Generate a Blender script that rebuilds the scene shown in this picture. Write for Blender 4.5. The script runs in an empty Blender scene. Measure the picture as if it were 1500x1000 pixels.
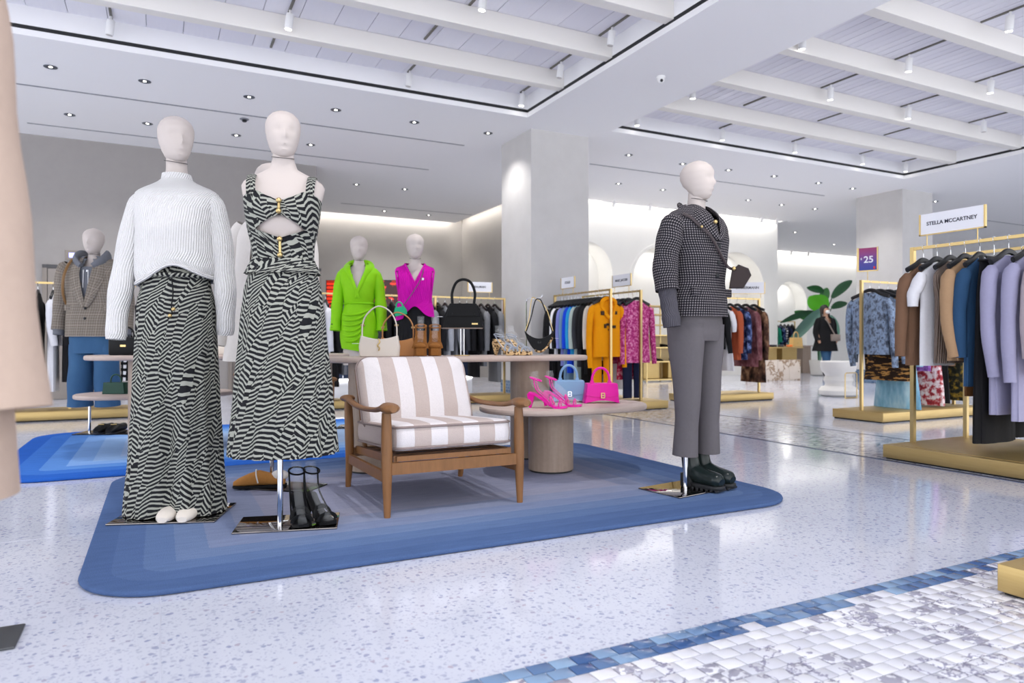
import bpy, bmesh, math, random
from math import sin, cos, pi, sqrt, exp, atan2, hypot
from mathutils import Vector, Matrix, noise
random.seed(11)
C = bpy.context.scene.collection
SC = bpy.context.scene
# ------------------------------------------------------------------ camera (image taken as 1500 x 1000)
F = 1022.0; H = 0.85
TH = atan2(515, 1022)                       # the room axes are turned by this from the view direction
FW = (sin(TH), cos(TH)); RT = (cos(TH), -sin(TH))
cam_d = bpy.data.cameras.new('camera'); cam = bpy.data.objects.new('camera', cam_d); C.objects.link(cam)
cam.location = (0, 0, H); cam.rotation_euler = (pi/2, 0, -TH)
cam_d.sensor_width = 36; cam_d.lens = 36*F/1500; cam_d.clip_start = .02; cam_d.clip_end = 200
cam_d.dof.use_dof = True; cam_d.dof.focus_distance = 3.5; cam_d.dof.aperture_fstop = 2.8
SC.camera = cam
# ------------------------------------------------------------------ world and exposure
SC.view_settings.view_transform = 'Standard'; SC.view_settings.look = 'None'
SC.view_settings.gamma = 1; SC.view_settings.use_curve_mapping = False
SC.view_settings.exposure = 0.04
wd = bpy.data.worlds.new('world'); SC.world = wd; wd.use_nodes = True
bg = wd.node_tree.nodes['Background']; bg.inputs[0].default_value = (.95, .965, 1, 1); bg.inputs[1].default_value = 2.75

def at(px, D):
    x = (px-750)/F*D
    return (x*RT[0]+D*FW[0], x*RT[1]+D*FW[1])
def onz(px, py, z):
    return at(px, (H-z)*F/(py-500))
def onY(px, Y):
    k = (px-750)/F
    return (Y*(RT[1]-k*FW[1])/(k*FW[0]-RT[0]))
def depth(X, Y): return X*FW[0]+Y*FW[1]
def zat(py, D): return H-(py-500)/F*D

# ------------------------------------------------------------------ materials
def lin(h):
    if isinstance(h, str):
        h = h.lstrip('#'); v = [int(h[i:i+2], 16)/255 for i in (0, 2, 4)]
    else: v = [c/255 for c in h]
    return tuple(c/12.92 if c <= .04045 else ((c+.055)/1.055)**2.4 for c in v)+(1,)
class NT:
    def __init__(s, name, rough=.6, metal=0, spec=.5):
        s.m = bpy.data.materials.new(name); s.m.use_nodes = True; s.t = s.m.node_tree
        s.b = s.t.nodes['Principled BSDF']; s.b.inputs['Roughness'].default_value = rough
        s.b.inputs['Metallic'].default_value = metal; s.b.inputs['Specular IOR Level'].default_value = spec
    def n(s, t, **k):
        o = s.t.nodes.new(t)
        for a, v in k.items(): setattr(o, a, v)
        return o
    def set(s, sock, v):
        if hasattr(v, 'links'): s.t.links.new(v, sock)
        else: sock.default_value = v
    def math(s, op, a, b=0.0, c=None):
        o = s.n('ShaderNodeMath', operation=op); s.set(o.inputs[0], a); s.set(o.inputs[1], b)
        if c is not None: s.set(o.inputs[2], c)
        return o.outputs[0]
    def coord(s, kind='Object', scale=(1, 1, 1), rot=(0, 0, 0)):
        c = s.n('ShaderNodeTexCoord'); m = s.n('ShaderNodeMapping')
        m.inputs['Scale'].default_value = scale; m.inputs['Rotation'].default_value = rot
        s.t.links.new(c.outputs[kind], m.inputs[0]); return m.outputs[0]
    def xyz(s, v):
        o = s.n('ShaderNodeSeparateXYZ'); s.t.links.new(v, o.inputs[0]); return o.outputs
    def comb(s, x, y, z=0.0):
        o = s.n('ShaderNodeCombineXYZ')
        for i, v in enumerate((x, y, z)): s.set(o.inputs[i], v)
        return o.outputs[0]
    def noise(s, v, scale, detail=3, rough=.5, out='Fac'):
        o = s.n('ShaderNodeTexNoise'); s.t.links.new(v, o.inputs['Vector'])
        o.inputs['Scale'].default_value = scale; o.inputs['Detail'].default_value = detail; o.inputs['Roughness'].default_value = rough
        return o.outputs[out]
    def voro(s, v, scale, out='Distance', feature='F1', rnd=1):
        o = s.n('ShaderNodeTexVoronoi', feature=feature); s.t.links.new(v, o.inputs['Vector'])
        o.inputs['Scale'].default_value = scale; o.inputs['Randomness'].default_value = rnd
        return o.outputs[out]
    def ramp(s, f, stops, mode='LINEAR'):
        o = s.n('ShaderNodeValToRGB'); o.color_ramp.interpolation = mode; s.set(o.inputs[0], f)
        e = o.color_ramp.elements
        while len(e) < len(stops): e.new(.5)
        for i, (p, c) in enumerate(stops):
            e[i].position = p; e[i].color = lin(c) if not isinstance(c, (float, int)) else (c, c, c, 1)
        return o.outputs[0]
    def mix(s, f, a, b, blend='MIX'):
        o = s.n('ShaderNodeMix', data_type='RGBA', blend_type=blend); s.set(o.inputs[0], f)
        s.set(o.inputs[6], lin(a) if isinstance(a, (str, tuple)) else a); s.set(o.inputs[7], lin(b) if isinstance(b, (str, tuple)) else b)
        return o.outputs[2]
    def col(s, v): s.set(s.b.inputs['Base Color'], lin(v) if isinstance(v, (str, tuple)) else v); return s
    def bump(s, h, strength=.3, dist=.01):
        o = s.n('ShaderNodeBump'); o.inputs['Strength'].default_value = strength; o.inputs['Distance'].default_value = dist
        s.set(o.inputs['Height'], h); s.t.links.new(o.outputs[0], s.b.inputs['Normal']); return s
    def emit(s, c, k):
        s.set(s.b.inputs['Emission Color'], lin(c) if isinstance(c, (str, tuple)) else c); s.b.inputs['Emission Strength'].default_value = k; return s
_M = {}
def plain(name, c, rough=.6, metal=0, spec=.5):
    if name not in _M: _M[name] = NT(name, rough, metal, spec).col(c).m
    return _M[name]
def cloth(name, c, rough=.85, amp=.12, scale=60):
    "woven cloth: base colour with a fine weave and soft mottling"
    if name in _M: return _M[name]
    n = NT(name, rough, 0, .2); v = n.coord('Object')
    f = n.noise(v, scale, 4); g = n.noise(v, 6, 2)
    k = n.math('MULTIPLY_ADD', n.math('ADD', f, g), amp*2, 1-amp*2)
    n.col(n.mix(1.0, c, n.comb(k, k, k), 'MULTIPLY')); n.bump(f, .25, .003)
    _M[name] = n.m; return n.m
def lightmat(name, c, k):
    if name not in _M: _M[name] = NT(name, .5).col('#ffffff').emit(c, k).m
    return _M[name]

# ------------------------------------------------------------------ mesh builder
def cr(pts, k=6):
    P = [Vector(p) for p in pts]
    if len(P) < 3: return P
    out = []
    for i in range(len(P)-1):
        a, b, c, d = P[max(i-1, 0)], P[i], P[i+1], P[min(i+2, len(P)-1)]
        for j in range(k):
            t = j/k
            out.append(.5*((2*b)+(c-a)*t+(2*a-5*b+4*c-d)*t*t+(3*b-a-3*c+d)*t**3))
    return out+[P[-1]]
def lerp1(tab, t):
    "piecewise smooth lookup in [(t, value or tuple)]"
    if t <= tab[0][0]: return tab[0][1]
    for (a, va), (b, vb) in zip(tab, tab[1:]):
        if t <= b:
            s = (t-a)/(b-a); s = s*s*(3-2*s)*.5+s*.5
            if isinstance(va, tuple): return tuple(x+(y-x)*s for x, y in zip(va, vb))
            return va+(vb-va)*s
    return tab[-1][1]
def rrect(hx, hy, R, n=5):
    R = max(min(R, hx, hy), 1e-4); o = []
    for cx, cy, a0 in ((hx-R, hy-R, 0), (-hx+R, hy-R, pi/2), (-hx+R, -hy+R, pi), (hx-R, -hy+R, 1.5*pi)):
        for i in range(n+1):
            a = a0+pi/2*i/n; o.append((cx+R*cos(a), cy+R*sin(a)))
    return o
class MB:
    def __init__(s): s.v = []; s.f = []; s.uv = []; s.M = Matrix.Identity(4)
    def at(s, loc=(0, 0, 0), rot=(0, 0, 0), sc=(1, 1, 1)):
        from mathutils import Euler
        s.M = Matrix.Translation(loc) @ Euler(rot).to_matrix().to_4x4() @ Matrix.Diagonal((*sc, 1)); return s
    def add(s, vs, fs, uvs=None):
        o = len(s.v); s.v += [s.M @ Vector(v) for v in vs]
        for i, f in enumerate(fs):
            s.f.append([o+k for k in f]); s.uv.append(uvs[i] if uvs else [(vs[k][0], vs[k][2]) for k in f])
        return s
    def box(s, x0, x1, y0, y1, z0, z1):
        return s.add([(x0,y0,z0),(x1,y0,z0),(x1,y1,z0),(x0,y1,z0),(x0,y0,z1),(x1,y0,z1),(x1,y1,z1),(x0,y1,z1)],
                     [(3,2,1,0),(4,5,6,7),(0,1,5,4),(1,2,6,5),(2,3,7,6),(3,0,4,7)])
    def loft(s, rings, c0=True, c1=True, closed=True):
        n = len(rings[0]); vs = [tuple(p) for r in rings for p in r]; fs = []; uvs = []
        U = []; V = [0]
        for i, r in enumerate(rings):
            u = [0]
            for j in range(n): u.append(u[-1]+(Vector(r[j])-Vector(r[(j+1) % n])).length)
            U.append(u)
            if i: V.append(V[-1]+sum((Vector(rings[i][j])-Vector(rings[i-1][j])).length for j in range(0, n, max(1, n//6)))/len(range(0, n, max(1, n//6))))
        for i in range(len(rings)-1):
            for j in range(n if closed else n-1):
                k = (j+1) % n
                fs.append((i*n+j, i*n+k, (i+1)*n+k, (i+1)*n+j))
                uvs.append([(U[i][j], V[i]), (U[i][j+1], V[i]), (U[i+1][j+1], V[i+1]), (U[i+1][j], V[i+1])])
        if c0: fs.append(tuple(range(n-1, -1, -1))); uvs.append([(rings[0][j][0], rings[0][j][1]) for j in range(n-1, -1, -1)])
        if c1: b = (len(rings)-1)*n; fs.append(tuple(b+j for j in range(n))); uvs.append([(rings[-1][j][0], rings[-1][j][1]) for j in range(n)])
        return s.add(vs, fs, uvs)
    def slab(s, cx, cy, z0, z1, hx, hy, R=.01, e=.004, n=5):
        e = min(e, (z1-z0)/2.01); rg = []
        for z, i in ((z0, e), (z0+.3*e, .3*e), (z0+e, 0), (z1-e, 0), (z1-.3*e, .3*e), (z1, e)):
            rg.append([(cx+x, cy+y, z) for x, y in rrect(hx-i, hy-i, max(R-i, .0005), n)])
        return s.loft(rg)
    def lathe(s, prof, n=24, cx=0, cy=0, c0=True, c1=True):
        return s.loft([[(cx+r*cos(2*pi*j/n), cy+r*sin(2*pi*j/n), z) for j in range(n)] for r, z in prof], c0, c1)
    def cyl(s, cx, cy, z0, z1, r, n=20, e=0):
        return s.lathe([(r-e, z0), (r, z0+e), (r, z1-e), (r-e, z1)] if e else [(r, z0), (r, z1)], n, cx, cy)
    def tube(s, pts, r, n=8, r2=None, up=None, caps=True, power=2):
        P = [Vector(p) for p in pts]; m = len(P)
        T = [(P[min(i+1, m-1)]-P[max(i-1, 0)]).normalized() for i in range(m)]
        u = Vector(up) if up else (Vector((0, 0, 1)) if abs(T[0].z) < .9 else Vector((1, 0, 0)))
        rg = []
        for i in range(m):
            a = u-T[i]*u.dot(T[i]); a.normalize(); b = T[i].cross(a); u = a if not up else Vector(up)
            t = i/(m-1); ra = r(t) if callable(r) else (r[i] if isinstance(r, (list, tuple)) else r)
            rb = ra if r2 is None else (r2(t) if callable(r2) else (r2[i] if isinstance(r2, (list, tuple)) else r2))
            q = 2/power
            rg.append([P[i]+a*ra*math.copysign(abs(cos(w))**q, cos(w))+b*rb*math.copysign(abs(sin(w))**q, sin(w)) for w in (2*pi*j/n for j in range(n))])
        return s.loft(rg, caps, caps)
    def bar(s, p, q, w, h, up=(0, 0, 1)):
        "rectangular bar from p to q, w across, h along up"
        p, q = Vector(p), Vector(q); d = (q-p).normalized(); u = Vector(up); u = (u-d*u.dot(d)).normalized(); b = d.cross(u)
        return s.loft([[c+b*w/2*i+u*h/2*j for i, j in ((-1,-1),(1,-1),(1,1),(-1,1))] for c in (p, q)])
    def ball(s, c, r, n=12, m=8, sc=(1, 1, 1)):
        return s.loft([[(c[0]+sc[0]*r*sin(pi*i/m)*cos(2*pi*j/n), c[1]+sc[1]*r*sin(pi*i/m)*sin(2*pi*j/n), c[2]-sc[2]*r*cos(pi*i/m)) for j in range(n)] for i in range(1, m)])
    def prism(s, poly, d0, d1, e=0):
        "outline in XZ extruded along Y with an optional small bevel"
        c = (sum(p[0] for p in poly)/len(poly), sum(p[1] for p in poly)/len(poly))
        def ins(k): return [(c[0]+(x-c[0])*(1-k), c[1]+(z-c[1])*(1-k)) for x, z in poly]
        rg = []
        for y, k in (((d0, e), (d0+e*.15, 0), (d1-e*.15, 0), (d1, e)) if e else ((d0, 0), (d1, 0))):
            rg.append([(x, y, z) for x, z in ins(k)])
        return s.loft(rg)
    def build(s, name, mat, parent=None, smooth=True, angle=38):
        me = bpy.data.meshes.new(name); me.from_pydata([tuple(v) for v in s.v], [], s.f)
        l = me.uv_layers.new(name='UVMap'); i = 0
        fl = [c for f in s.uv for uvp in f for c in uvp]
        l.data.foreach_set('uv', fl)
        me.materials.append(mat)
        bm = bmesh.new(); bm.from_mesh(me); bmesh.ops.recalc_face_normals(bm, faces=bm.faces); bm.to_mesh(me); bm.free()
        if smooth:
            me.polygons.foreach_set('use_smooth', [True]*len(me.polygons)); me.set_sharp_from_angle(angle=math.radians(angle))
        o = bpy.data.objects.new(name, me); C.objects.link(o)
        if parent: o.parent = parent
        return o
def tag(o, label=None, cat=None, group=None, kind=None):
    if label: o['label'] = label
    if cat: o['category'] = cat
    if group: o['group'] = group
    if kind: o['kind'] = kind
    return o
def thing(name, label, cat, loc=(0, 0, 0), rz=0, group=None):
    o = bpy.data.objects.new(name, None); C.objects.link(o); o.empty_display_size = .1
    o.location = loc if len(loc) == 3 else (loc[0], loc[1], 0); o.rotation_euler = (0, 0, rz)
    return tag(o, label, cat, group)
def dup(root, loc=None, rz=None, label=None, parent=None):
    r = root.copy(); C.objects.link(r)
    if parent: r.parent = parent
    if loc: r.location = loc
    if rz is not None: r.rotation_euler = (0, 0, rz)
    if label: r['label'] = label
    for ch in list(root.children): dup(ch, parent=r)
    return r
def struct(o): o['kind'] = 'structure'; return o
def text(name, s, size, mat, parent, loc, rot, extrude=.0008):
    cu = bpy.data.curves.new(name, 'FONT'); cu.body = s; cu.size = size; cu.extrude = extrude
    cu.align_x = 'CENTER'; cu.align_y = 'CENTER'; cu.offset = size*.018
    t = bpy.data.objects.new(name+'_tmp', cu); C.objects.link(t)
    dg = bpy.context.evaluated_depsgraph_get(); me = bpy.data.meshes.new_from_object(t.evaluated_get(dg))
    bpy.data.objects.remove(t); me.materials.clear(); me.materials.append(mat)
    o = bpy.data.objects.new(name, me); C.objects.link(o); o.parent = parent; o.location = loc; o.rotation_euler = rot
    return o
# ------------------------------------------------------------------ room materials
ZC = 3.85; ZT = 4.14
def m_terrazzo():
    n = NT('terrazzo', .1, 0, .5); v = n.coord('Object')
    w = n.n('ShaderNodeVectorMath', operation='ADD'); n.t.links.new(v, w.inputs[0])
    o = n.n('ShaderNodeVectorMath', operation='SCALE'); n.t.links.new(n.noise(v, 60, 2, .5, 'Color'), o.inputs[0]); o.inputs['Scale'].default_value = .02
    n.t.links.new(o.outputs[0], w.inputs[1]); v2 = w.outputs[0]
    d1 = n.voro(v2, 48); c1 = n.voro(v2, 48, 'Color'); x1 = n.xyz(c1)
    chip1 = n.math('MULTIPLY', n.math('LESS_THAN', d1, .36), n.math('GREATER_THAN', x1[0], .44))
    d2 = n.voro(v2, 100); x2 = n.xyz(n.voro(v2, 100, 'Color'))
    chip2 = n.math('MULTIPLY', n.math('LESS_THAN', d2, .38), n.math('GREATER_THAN', x2[1], .44))
    cc1 = n.ramp(x1[1], [(0, '#8f93b4'), (.35, '#a7abc4'), (.6, '#b9bccd'), (.85, '#7d86ad'), (1, '#b5a6b4')])
    cc2 = n.ramp(x2[0], [(0, '#a2a6bf'), (.6, '#bcbfd0'), (1, '#9197b8')])
    base = n.mix(n.noise(v, 3, 2), '#c4c8d7', '#d2d5e0')
    n.col(n.mix(n.math('MULTIPLY', chip1, .75), n.mix(n.math('MULTIPLY', chip2, .6), base, cc2), cc1))
    n.set(n.b.inputs['Roughness'], n.math('MULTIPLY_ADD', n.noise(v, 9, 3), .08, .06)); return n.m
def m_tile(name, dark, light, vein, rough=.15):
    n = NT(name, rough, 0, .5); oi = n.n('ShaderNodeObjectInfo'); at_ = n.n('ShaderNodeAttribute', attribute_name='tone')
    v = n.coord('Object'); r = n.math('FRACT', n.math('ADD', oi.outputs['Random'], at_.outputs['Fac']))
    base = n.mix(r, dark, light)
    if vein:
        g = n.n('ShaderNodeNewGeometry'); k = n.noise(g.outputs['Position'], 11, 5, .6)
        vv = n.math('LESS_THAN', n.math('ABSOLUTE', n.math('SUBTRACT', k, .5)), .018)
        k2 = n.noise(g.outputs['Position'], 5, 3)
        base = n.mix(n.math('MULTIPLY', vv, n.math('GREATER_THAN', k2, .55)), base, vein)
        r2 = n.math('FRACT', n.math('MULTIPLY', r, 17.3)); md = n.math('MULTIPLY', n.math('GREATER_THAN', r2, .84), n.math('GREATER_THAN', n.noise(g.outputs['Position'], 45, 4), .47)); base = n.mix(n.math('MULTIPLY', md, .8), base, '#8d8b9e')
    n.col(base); return n.m
def m_band():
    n = NT('mosaic_band', .12); v = n.coord('Object'); b = n.n('ShaderNodeTexBrick'); n.t.links.new(v, b.inputs[0])
    b.inputs['Scale'].default_value = 1; b.inputs['Brick Width'].default_value = .065; b.inputs['Row Height'].default_value = .05; b.inputs['Mortar Size'].default_value = .003
    b.inputs[1].default_value = lin('#e4e5ec'); b.inputs[2].default_value = lin('#b3b3c0'); b.inputs[3].default_value = lin('#c6c8d2')
    k = n.noise(n.coord('Object', (9, 18, 1)), 1.4, 4); n.col(n.mix(n.math('GREATER_THAN', k, .57), b.outputs[0], '#8c8d9e')); return n.m
def m_plaster(name, a, b, sc=2.5, rough=.8):
    n = NT(name, rough, 0, .3); v = n.coord('Object'); k = n.noise(v, sc, 5, .6); n.col(n.mix(k, a, b)); n.bump(n.noise(v, 25, 4), .08, .01); return n.m
M_floor = m_terrazzo(); M_band = m_band()
M_blue = m_tile('blue_tile', '#35588c', '#8aa7c6', None, .12); M_marb = m_tile('marble_tile', '#cfd0da', '#eeeef3', '#9a98ac')
M_grout = plain('grout', '#d2d4de', .7)
M_ceil = plain('ceiling_white', '#fafafc', .85); M_beam = plain('beam_white', '#f1eee9', .7)
M_black = plain('reveal_black', '#16181c', .6); M_slot = plain('slot_grey', '#8e9098', .6)
M_wallL = m_plaster('grey_wall', '#9b9796', '#a4a09e', 6); M_wallW = m_plaster('white_wall', '#eeede9', '#f4f3ef')
M_col = m_plaster('column_plaster', '#c6c4c3', '#d4d2d1', 4)
M_wallC = m_plaster('recess_wall', '#b5b0ab', '#bdb9b4', 4)
def m_board():
    n = NT('white_board', .7, 0, .3); v = n.coord('Object', (60, 3, 60)); k = n.noise(v, 1, 4); oi = n.n('ShaderNodeObjectInfo')
    n.col(n.mix(n.math('MULTIPLY_ADD', oi.outputs['Random'], .6, n.math('MULTIPLY', k, .4)), '#e9e8f2', '#f6f5fb')); return n.m
M_board = m_board()
M_gold = NT('brushed_gold', .34, 1).col('#cbb27c').m
def m_goldb():
    n = NT('gold_base', .42, .75); v = n.coord('Object', (3, 3, 60)); n.col(n.mix(n.noise(v, 2, 4), '#b89c62', '#c9b07a')); return n.m
M_goldb = m_goldb()
M_chrome = plain('chrome', '#d6d8dc', .08, 1); M_mirror = plain('mirror_steel', '#8b8684', .05, 1)
M_white = plain('white_gloss', '#f2f2f2', .35)
M_glow = lightmat('lamp_glow', '#fff8ee', 14); M_cove = lightmat('cove_glow', '#fff7ea', 3.0)
# ------------------------------------------------------------------ floor
floor = struct(MB().box(-8, 26, -3.5, 20, -.12, 0).build('floor', M_floor, None, False))
b = MB()
for i in range(-6, 24, 2): b.box(i*1.0-.002, i*1.0+.002, 1.6, 18, 0, .0004)
for j in range(3, 18, 2): b.box(-7, 25, j-.002+.6, j+.002+.6, 0, .0004)
b.build('floor_joint', plain('joint', '#c3c6d3', .4), floor, False)
# the tiled zone in the foreground: grout bed, two rows of blue tiles, then marble tiles in running bond
Y0 = 1.605; TW, TD = .066, .05
MB().box(-3, 7, -3, Y0, 0, .0010).build('grout_bed', M_grout, floor, False)
def tile_mesh(name, mat):
    o = MB().slab(0, 0, .0012, .0042, TW/2-.0016, TD/2-.0016, .0012, .0009, 1).build(name, mat, floor, True); return o
bt = tile_mesh('blue_tile', M_blue); mt = tile_mesh('marble_tile', M_marb)
def seen(X, Y):
    D = depth(X, Y); px = 750+F*(X*RT[0]+Y*RT[1])/D; py = 500+F*H/D
    return D > .3 and -40 < px < 1540 and py < 1045, D
blues, marbs, rest = [], [], []
for r in range(0, 34):
    y = Y0-TD*(r+.5)
    for i in range(-6, 62):
        x = TW*(i+(.5 if r % 2 else 0))+.02
        ok, D = seen(x, y)
        if r < 1 or (r == 1 and random.random() < .8): (blues if ok else rest).append((D, x, y))
        elif ok: marbs.append((D, x, y))
        elif x < 4.2 and y > .35: rest.append((D, x, y))
marbs.sort(); blues.sort(); rest += marbs[300:]; marbs = marbs[:300]
first = {'b': True, 'm': True}
for key, src, lst in (('b', bt, blues), ('m', mt, marbs)):
    for k, (D, x, y) in enumerate(lst):
        o = src if k == 0 else src.copy()
        if k: C.objects.link(o)
        o.location = (x, y, random.uniform(0, .0006))
b = MB(); tones = []
for D, x, y in rest: b.slab(x, y, .0012, .0042, TW/2-.0016, TD/2-.0016, .0012, .0009, 1)
ro = b.build('marble_tiling', M_marb, floor, False); ro['kind'] = 'stuff'
at_ = ro.data.attributes.new('tone', 'FLOAT', 'POINT'); per = len(ro.data.vertices)//max(1, len(rest))
at_.data.foreach_set('value', [random.Random(i//per).random() for i in range(len(ro.data.vertices))])
# far mosaic band crossing the hall, with its blue edging strips
MB().box(4.66, 5.74, -3, 8.4, .0002, .0022).build('mosaic_band', M_band, floor, False)
for x in (4.62, 5.74): MB().box(x, x+.04, -3, 8.4, .0002, .0026).build('mosaic_edging', plain('edging_blue', '#4a5878', .25), floor, False)
# ------------------------------------------------------------------ ceiling
CF = [(-5.0, 4.39, 0.6, 8.25), (5.74, 12.27, 0.6, 8.25)]
b = MB()
for r in ((-8, 26, 8.25, 12.45), (-8, 26, -3.5, .6), (-8, -5, .6, 8.25), (4.39, 5.74, .6, 8.25), (12.27, 26, .6, 8.25),
          (2.38, 6.66, 12.45, 16.4), (13.9, 26, 12.45, 16.6), (-8, 2.38, 12.45, 12.7)):
    b.box(r[0], r[1], r[2], r[3], ZC, ZC+.1)
b.box(-8, 26, -3.5, 20, 4.4, 4.5)
ceil = struct(b.build('ceiling', M_ceil, None, False))
BEAM_Y = [7.37, 6.35, 5.33, 4.32, 3.3, 2.28]
for ci, (x0, x1, y0, y1) in enumerate(CF):
    b = MB(); t = .05
    for a in ((x0-t, x0, y0-t, y1+t), (x1, x1+t, y0-t, y1+t), (x0, x1, y0-t, y0), (x0, x1, y1, y1+t)): b.box(*a, ZC+.1, ZT+.06)
    b.build('coffer_side', M_ceil, ceil, False)
    b = MB(); k = .004
    for a in ((x0, x0+k, y0, y1), (x1-k, x1, y0, y1), (x0, x1, y0, y0+k), (x0, x1, y1-k, y1)): b.box(*a, ZC+.062, ZC+.1)
    b.build('coffer_reveal', M_black, ceil, False)
    w = .34 if ci == 0 else .12; n = int((x1-x0)/w); w = (x1-x0)/n; src = None
    for i in range(n):
        if src is None: o = src = MB().box(-w/2+.003, w/2-.003, y0, y1, 0, .02).build('ceiling_board', M_board, ceil, False)
        else: o = src.copy(); C.objects.link(o)
        o.location = (x0+w*(i+.5), 0, ZT+random.uniform(0, .003))
    MB().box(x0, x1, y0, y1, ZT+.024, ZT+.04).build('coffer_backing', M_slot, ceil, False)
    for y in BEAM_Y: MB().slab((x0+x1)/2, y, ZC+.085, ZT, (x1-x0)/2, .065, .004, .004, 1).build('ceiling_beam', M_beam, ceil, False)
# slots (air slots in the soffit) and downlights
def slot(pa, pb):
    a = onz(*pa, ZC); c = onz(*pb, ZC); y = (a[1]+c[1])/2
    MB().box(a[0], c[0], y-.018, y+.018, ZC-.004, ZC+.01).build('air_slot', M_slot, ceil, False)
for pa, pb in (((23, 122), (393, 173)), ((440, 180), (680, 213)), ((40, 180), (230, 202)), ((280, 207), (627, 249)), ((500, 297), (690, 315)),
               ((866, 239), (1205, 287)), ((1365, 312), (1500, 330)), ((890, 293), (1145, 326))): slot(pa, pb)
def lamp(name, kind, loc, energy, parent=None, rot=(0, 0, 0), size=60, blend=.6, r=.04, col=(1, .97, .93)):
    d = bpy.data.lights.new(name, kind); d.energy = energy; d.color = col
    if kind == 'SPOT': d.spot_size = math.radians(size); d.spot_blend = blend; d.shadow_soft_size = r
    if kind == 'AREA': d.shape = 'RECTANGLE'; d.size, d.size_y = r
    o = bpy.data.objects.new(name, d); C.objects.link(o); o.location = loc; o.rotation_euler = rot
    if parent: o.parent = parent
    return o
DLE = 66
def downlight(p, label, lit=True, e=1):
    t = thing('downlight', label, 'ceiling light', (p[0], p[1], ZC), 0, 'recessed downlights in the flat ceiling')
    MB().lathe([(.035, -.001), (.062, -.006), (.068, -.003), (.068, .004), (.035, .004)], 20, c0=False, c1=False).build('trim_ring', M_white if not lit else plain('trim_grey', '#5c6472', .3, .6), t)
    MB().cyl(0, 0, -.0012, .004, .036, 16).build('baffle', plain('lens_off', '#30343c', .3), t)
    MB().cyl(0, 0, -.004, -.0012, .017, 14).build('lens', M_glow if lit else plain('lens_off', '#30343c', .3), t)
    if lit: lamp('downlight_lamp', 'SPOT', (0, 0, -.03), DLE*e, t, size=115, blend=.8, r=.05)
L1 = 'recessed downlight in the flat ceiling over the grey wall side'
for i, p in enumerate([(74, 98), (212, 119), (365, 142), (492, 161), (607, 179), (715, 195), (102, 168), (216, 181), (346, 198), (455, 212)]): downlight(onz(*p, ZC), L1)
for p in [(522, 270), (593, 277), (563, 309), (628, 315)]: downlight(onz(*p, ZC), 'recessed downlight over the glowing recess beyond the pillar', True)
for p in [(921, 227), (1000, 240), (1067, 249), (1134, 258), (1199, 268), (1249, 276), (906, 269), (971, 278), (1096, 293), (1145, 300), (1194, 306), (1165, 340), (1222, 358), (1370, 295)]:
    downlight(onz(*p, ZC), 'recessed downlight in the white ceiling before the arched wall', True)
# dome camera and sensor on the soffit
cx, cy = onz(968, 112, ZC); t = thing('dome_camera', 'small white security camera under the soffit between the coffers', 'camera', (cx, cy, ZC))
MB().cyl(0, 0, -.025, 0, .05, 20, .004).build('mount', M_white, t); MB().ball((0, 0, -.03), .042, 16, 10, (1, 1, 1.2)).build('housing', M_white, t); MB().ball((-.012, -.028, -.055), .018, 10, 6).build('lens', M_black, t)
cx, cy = onz(358, 174, ZC); t = thing('ceiling_sensor', 'small dark sensor hanging from the soffit above the white dress form', 'sensor', (cx, cy, ZC))
MB().cyl(0, 0, -.012, 0, .06, 16, .003).build('mount', M_slot, t); MB().cyl(0, 0, -.04, -.012, .03, 16, .003).build('body', M_black, t)
# track lights in the two coffers
def track(px, py, head=True, lit=True, tilt=(0, 0), label='', energy=0, length=.75, z=3.97, size=46):
    X, Y = onz(px, py, z)
    if 4.3 < X < 5.86: X = 5.86 if px > 900 else 4.27
    if 12.1 < X: X = 12.1
    Y = min(max(Y, 1), 8.1)
    # keep the track clear of the beams
    for by in BEAM_Y+[8.32]:
        pass
    lo = max([y for y in BEAM_Y if y < Y]+[1.2])+.08; hi = min([y for y in BEAM_Y+[8.25] if y > Y])-.08
    c = min(max(Y, lo+length/2), hi-length/2) if hi-lo > length else (lo+hi)/2; L = min(length, hi-lo); Y = min(max(Y, lo+.06), hi-.06)
    t = thing('track_light', label, 'spotlight', (X, c, ZT), 0, 'spotlights on short ceiling tracks')
    MB().box(-.012, .012, -L/2, L/2, -.014, -.0005).build('track', plain('track_grey', '#6d6a62', .5), t, False)
    if head:
        y = Y-c
        MB().cyl(0, y, -.05, -.014, .012, 10).build('stem', M_white, t)
        h = MB().cyl(0, 0, -.15, 0, .038, 20, .004).build('head', M_white, t); h.location = (0, y, -.05); h.rotation_euler = (tilt[0], tilt[1], 0)
        MB().cyl(0, 0, -.1545, -.146, .03, 16).build('lens', M_glow if lit else plain('lens_grey', '#c9c6c2', .4), h)
        if energy: lamp('spot_lamp', 'SPOT', (0, 0, -.18), energy, h, size=size, blend=.7, r=.035)
    return t
T1 = 'white cylinder spotlight on a short track in the wide-board coffer'
T2 = 'white cylinder spotlight on a short track in the fine-board coffer'
for p, kw in (((425, 38), dict(energy=150)), ((709, 10), dict(energy=150)), ((897, 62), dict(lit=False, energy=0)), ((822, 110), dict(lit=False)), ((765, 152), dict(energy=120)), ((163, 50), dict(lit=False)), ((595, 128), dict(lit=False))):
    track(*p, label=T1, tilt=(.12, .1), **kw)
for p in ((405, 70), (560, 8), (640, 60), (1130, 0)): track(*p, head=False, label='short bare ceiling track without a lamp in the wide-board coffer')
for p in ((1480, 40), (1332, 100), (1217, 142), (1452, 132), (1331, 170), (1050, 205), (1163, 221), (1263, 238), (1168, 70), (1015, 140), (925, 184), (1337, 256)):
    track(*p, label=T2, tilt=(.15, -.12), energy=90)
track(1441, 190, label='unlit white cylinder spotlight on a track in the fine-board coffer', lit=False)
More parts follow.
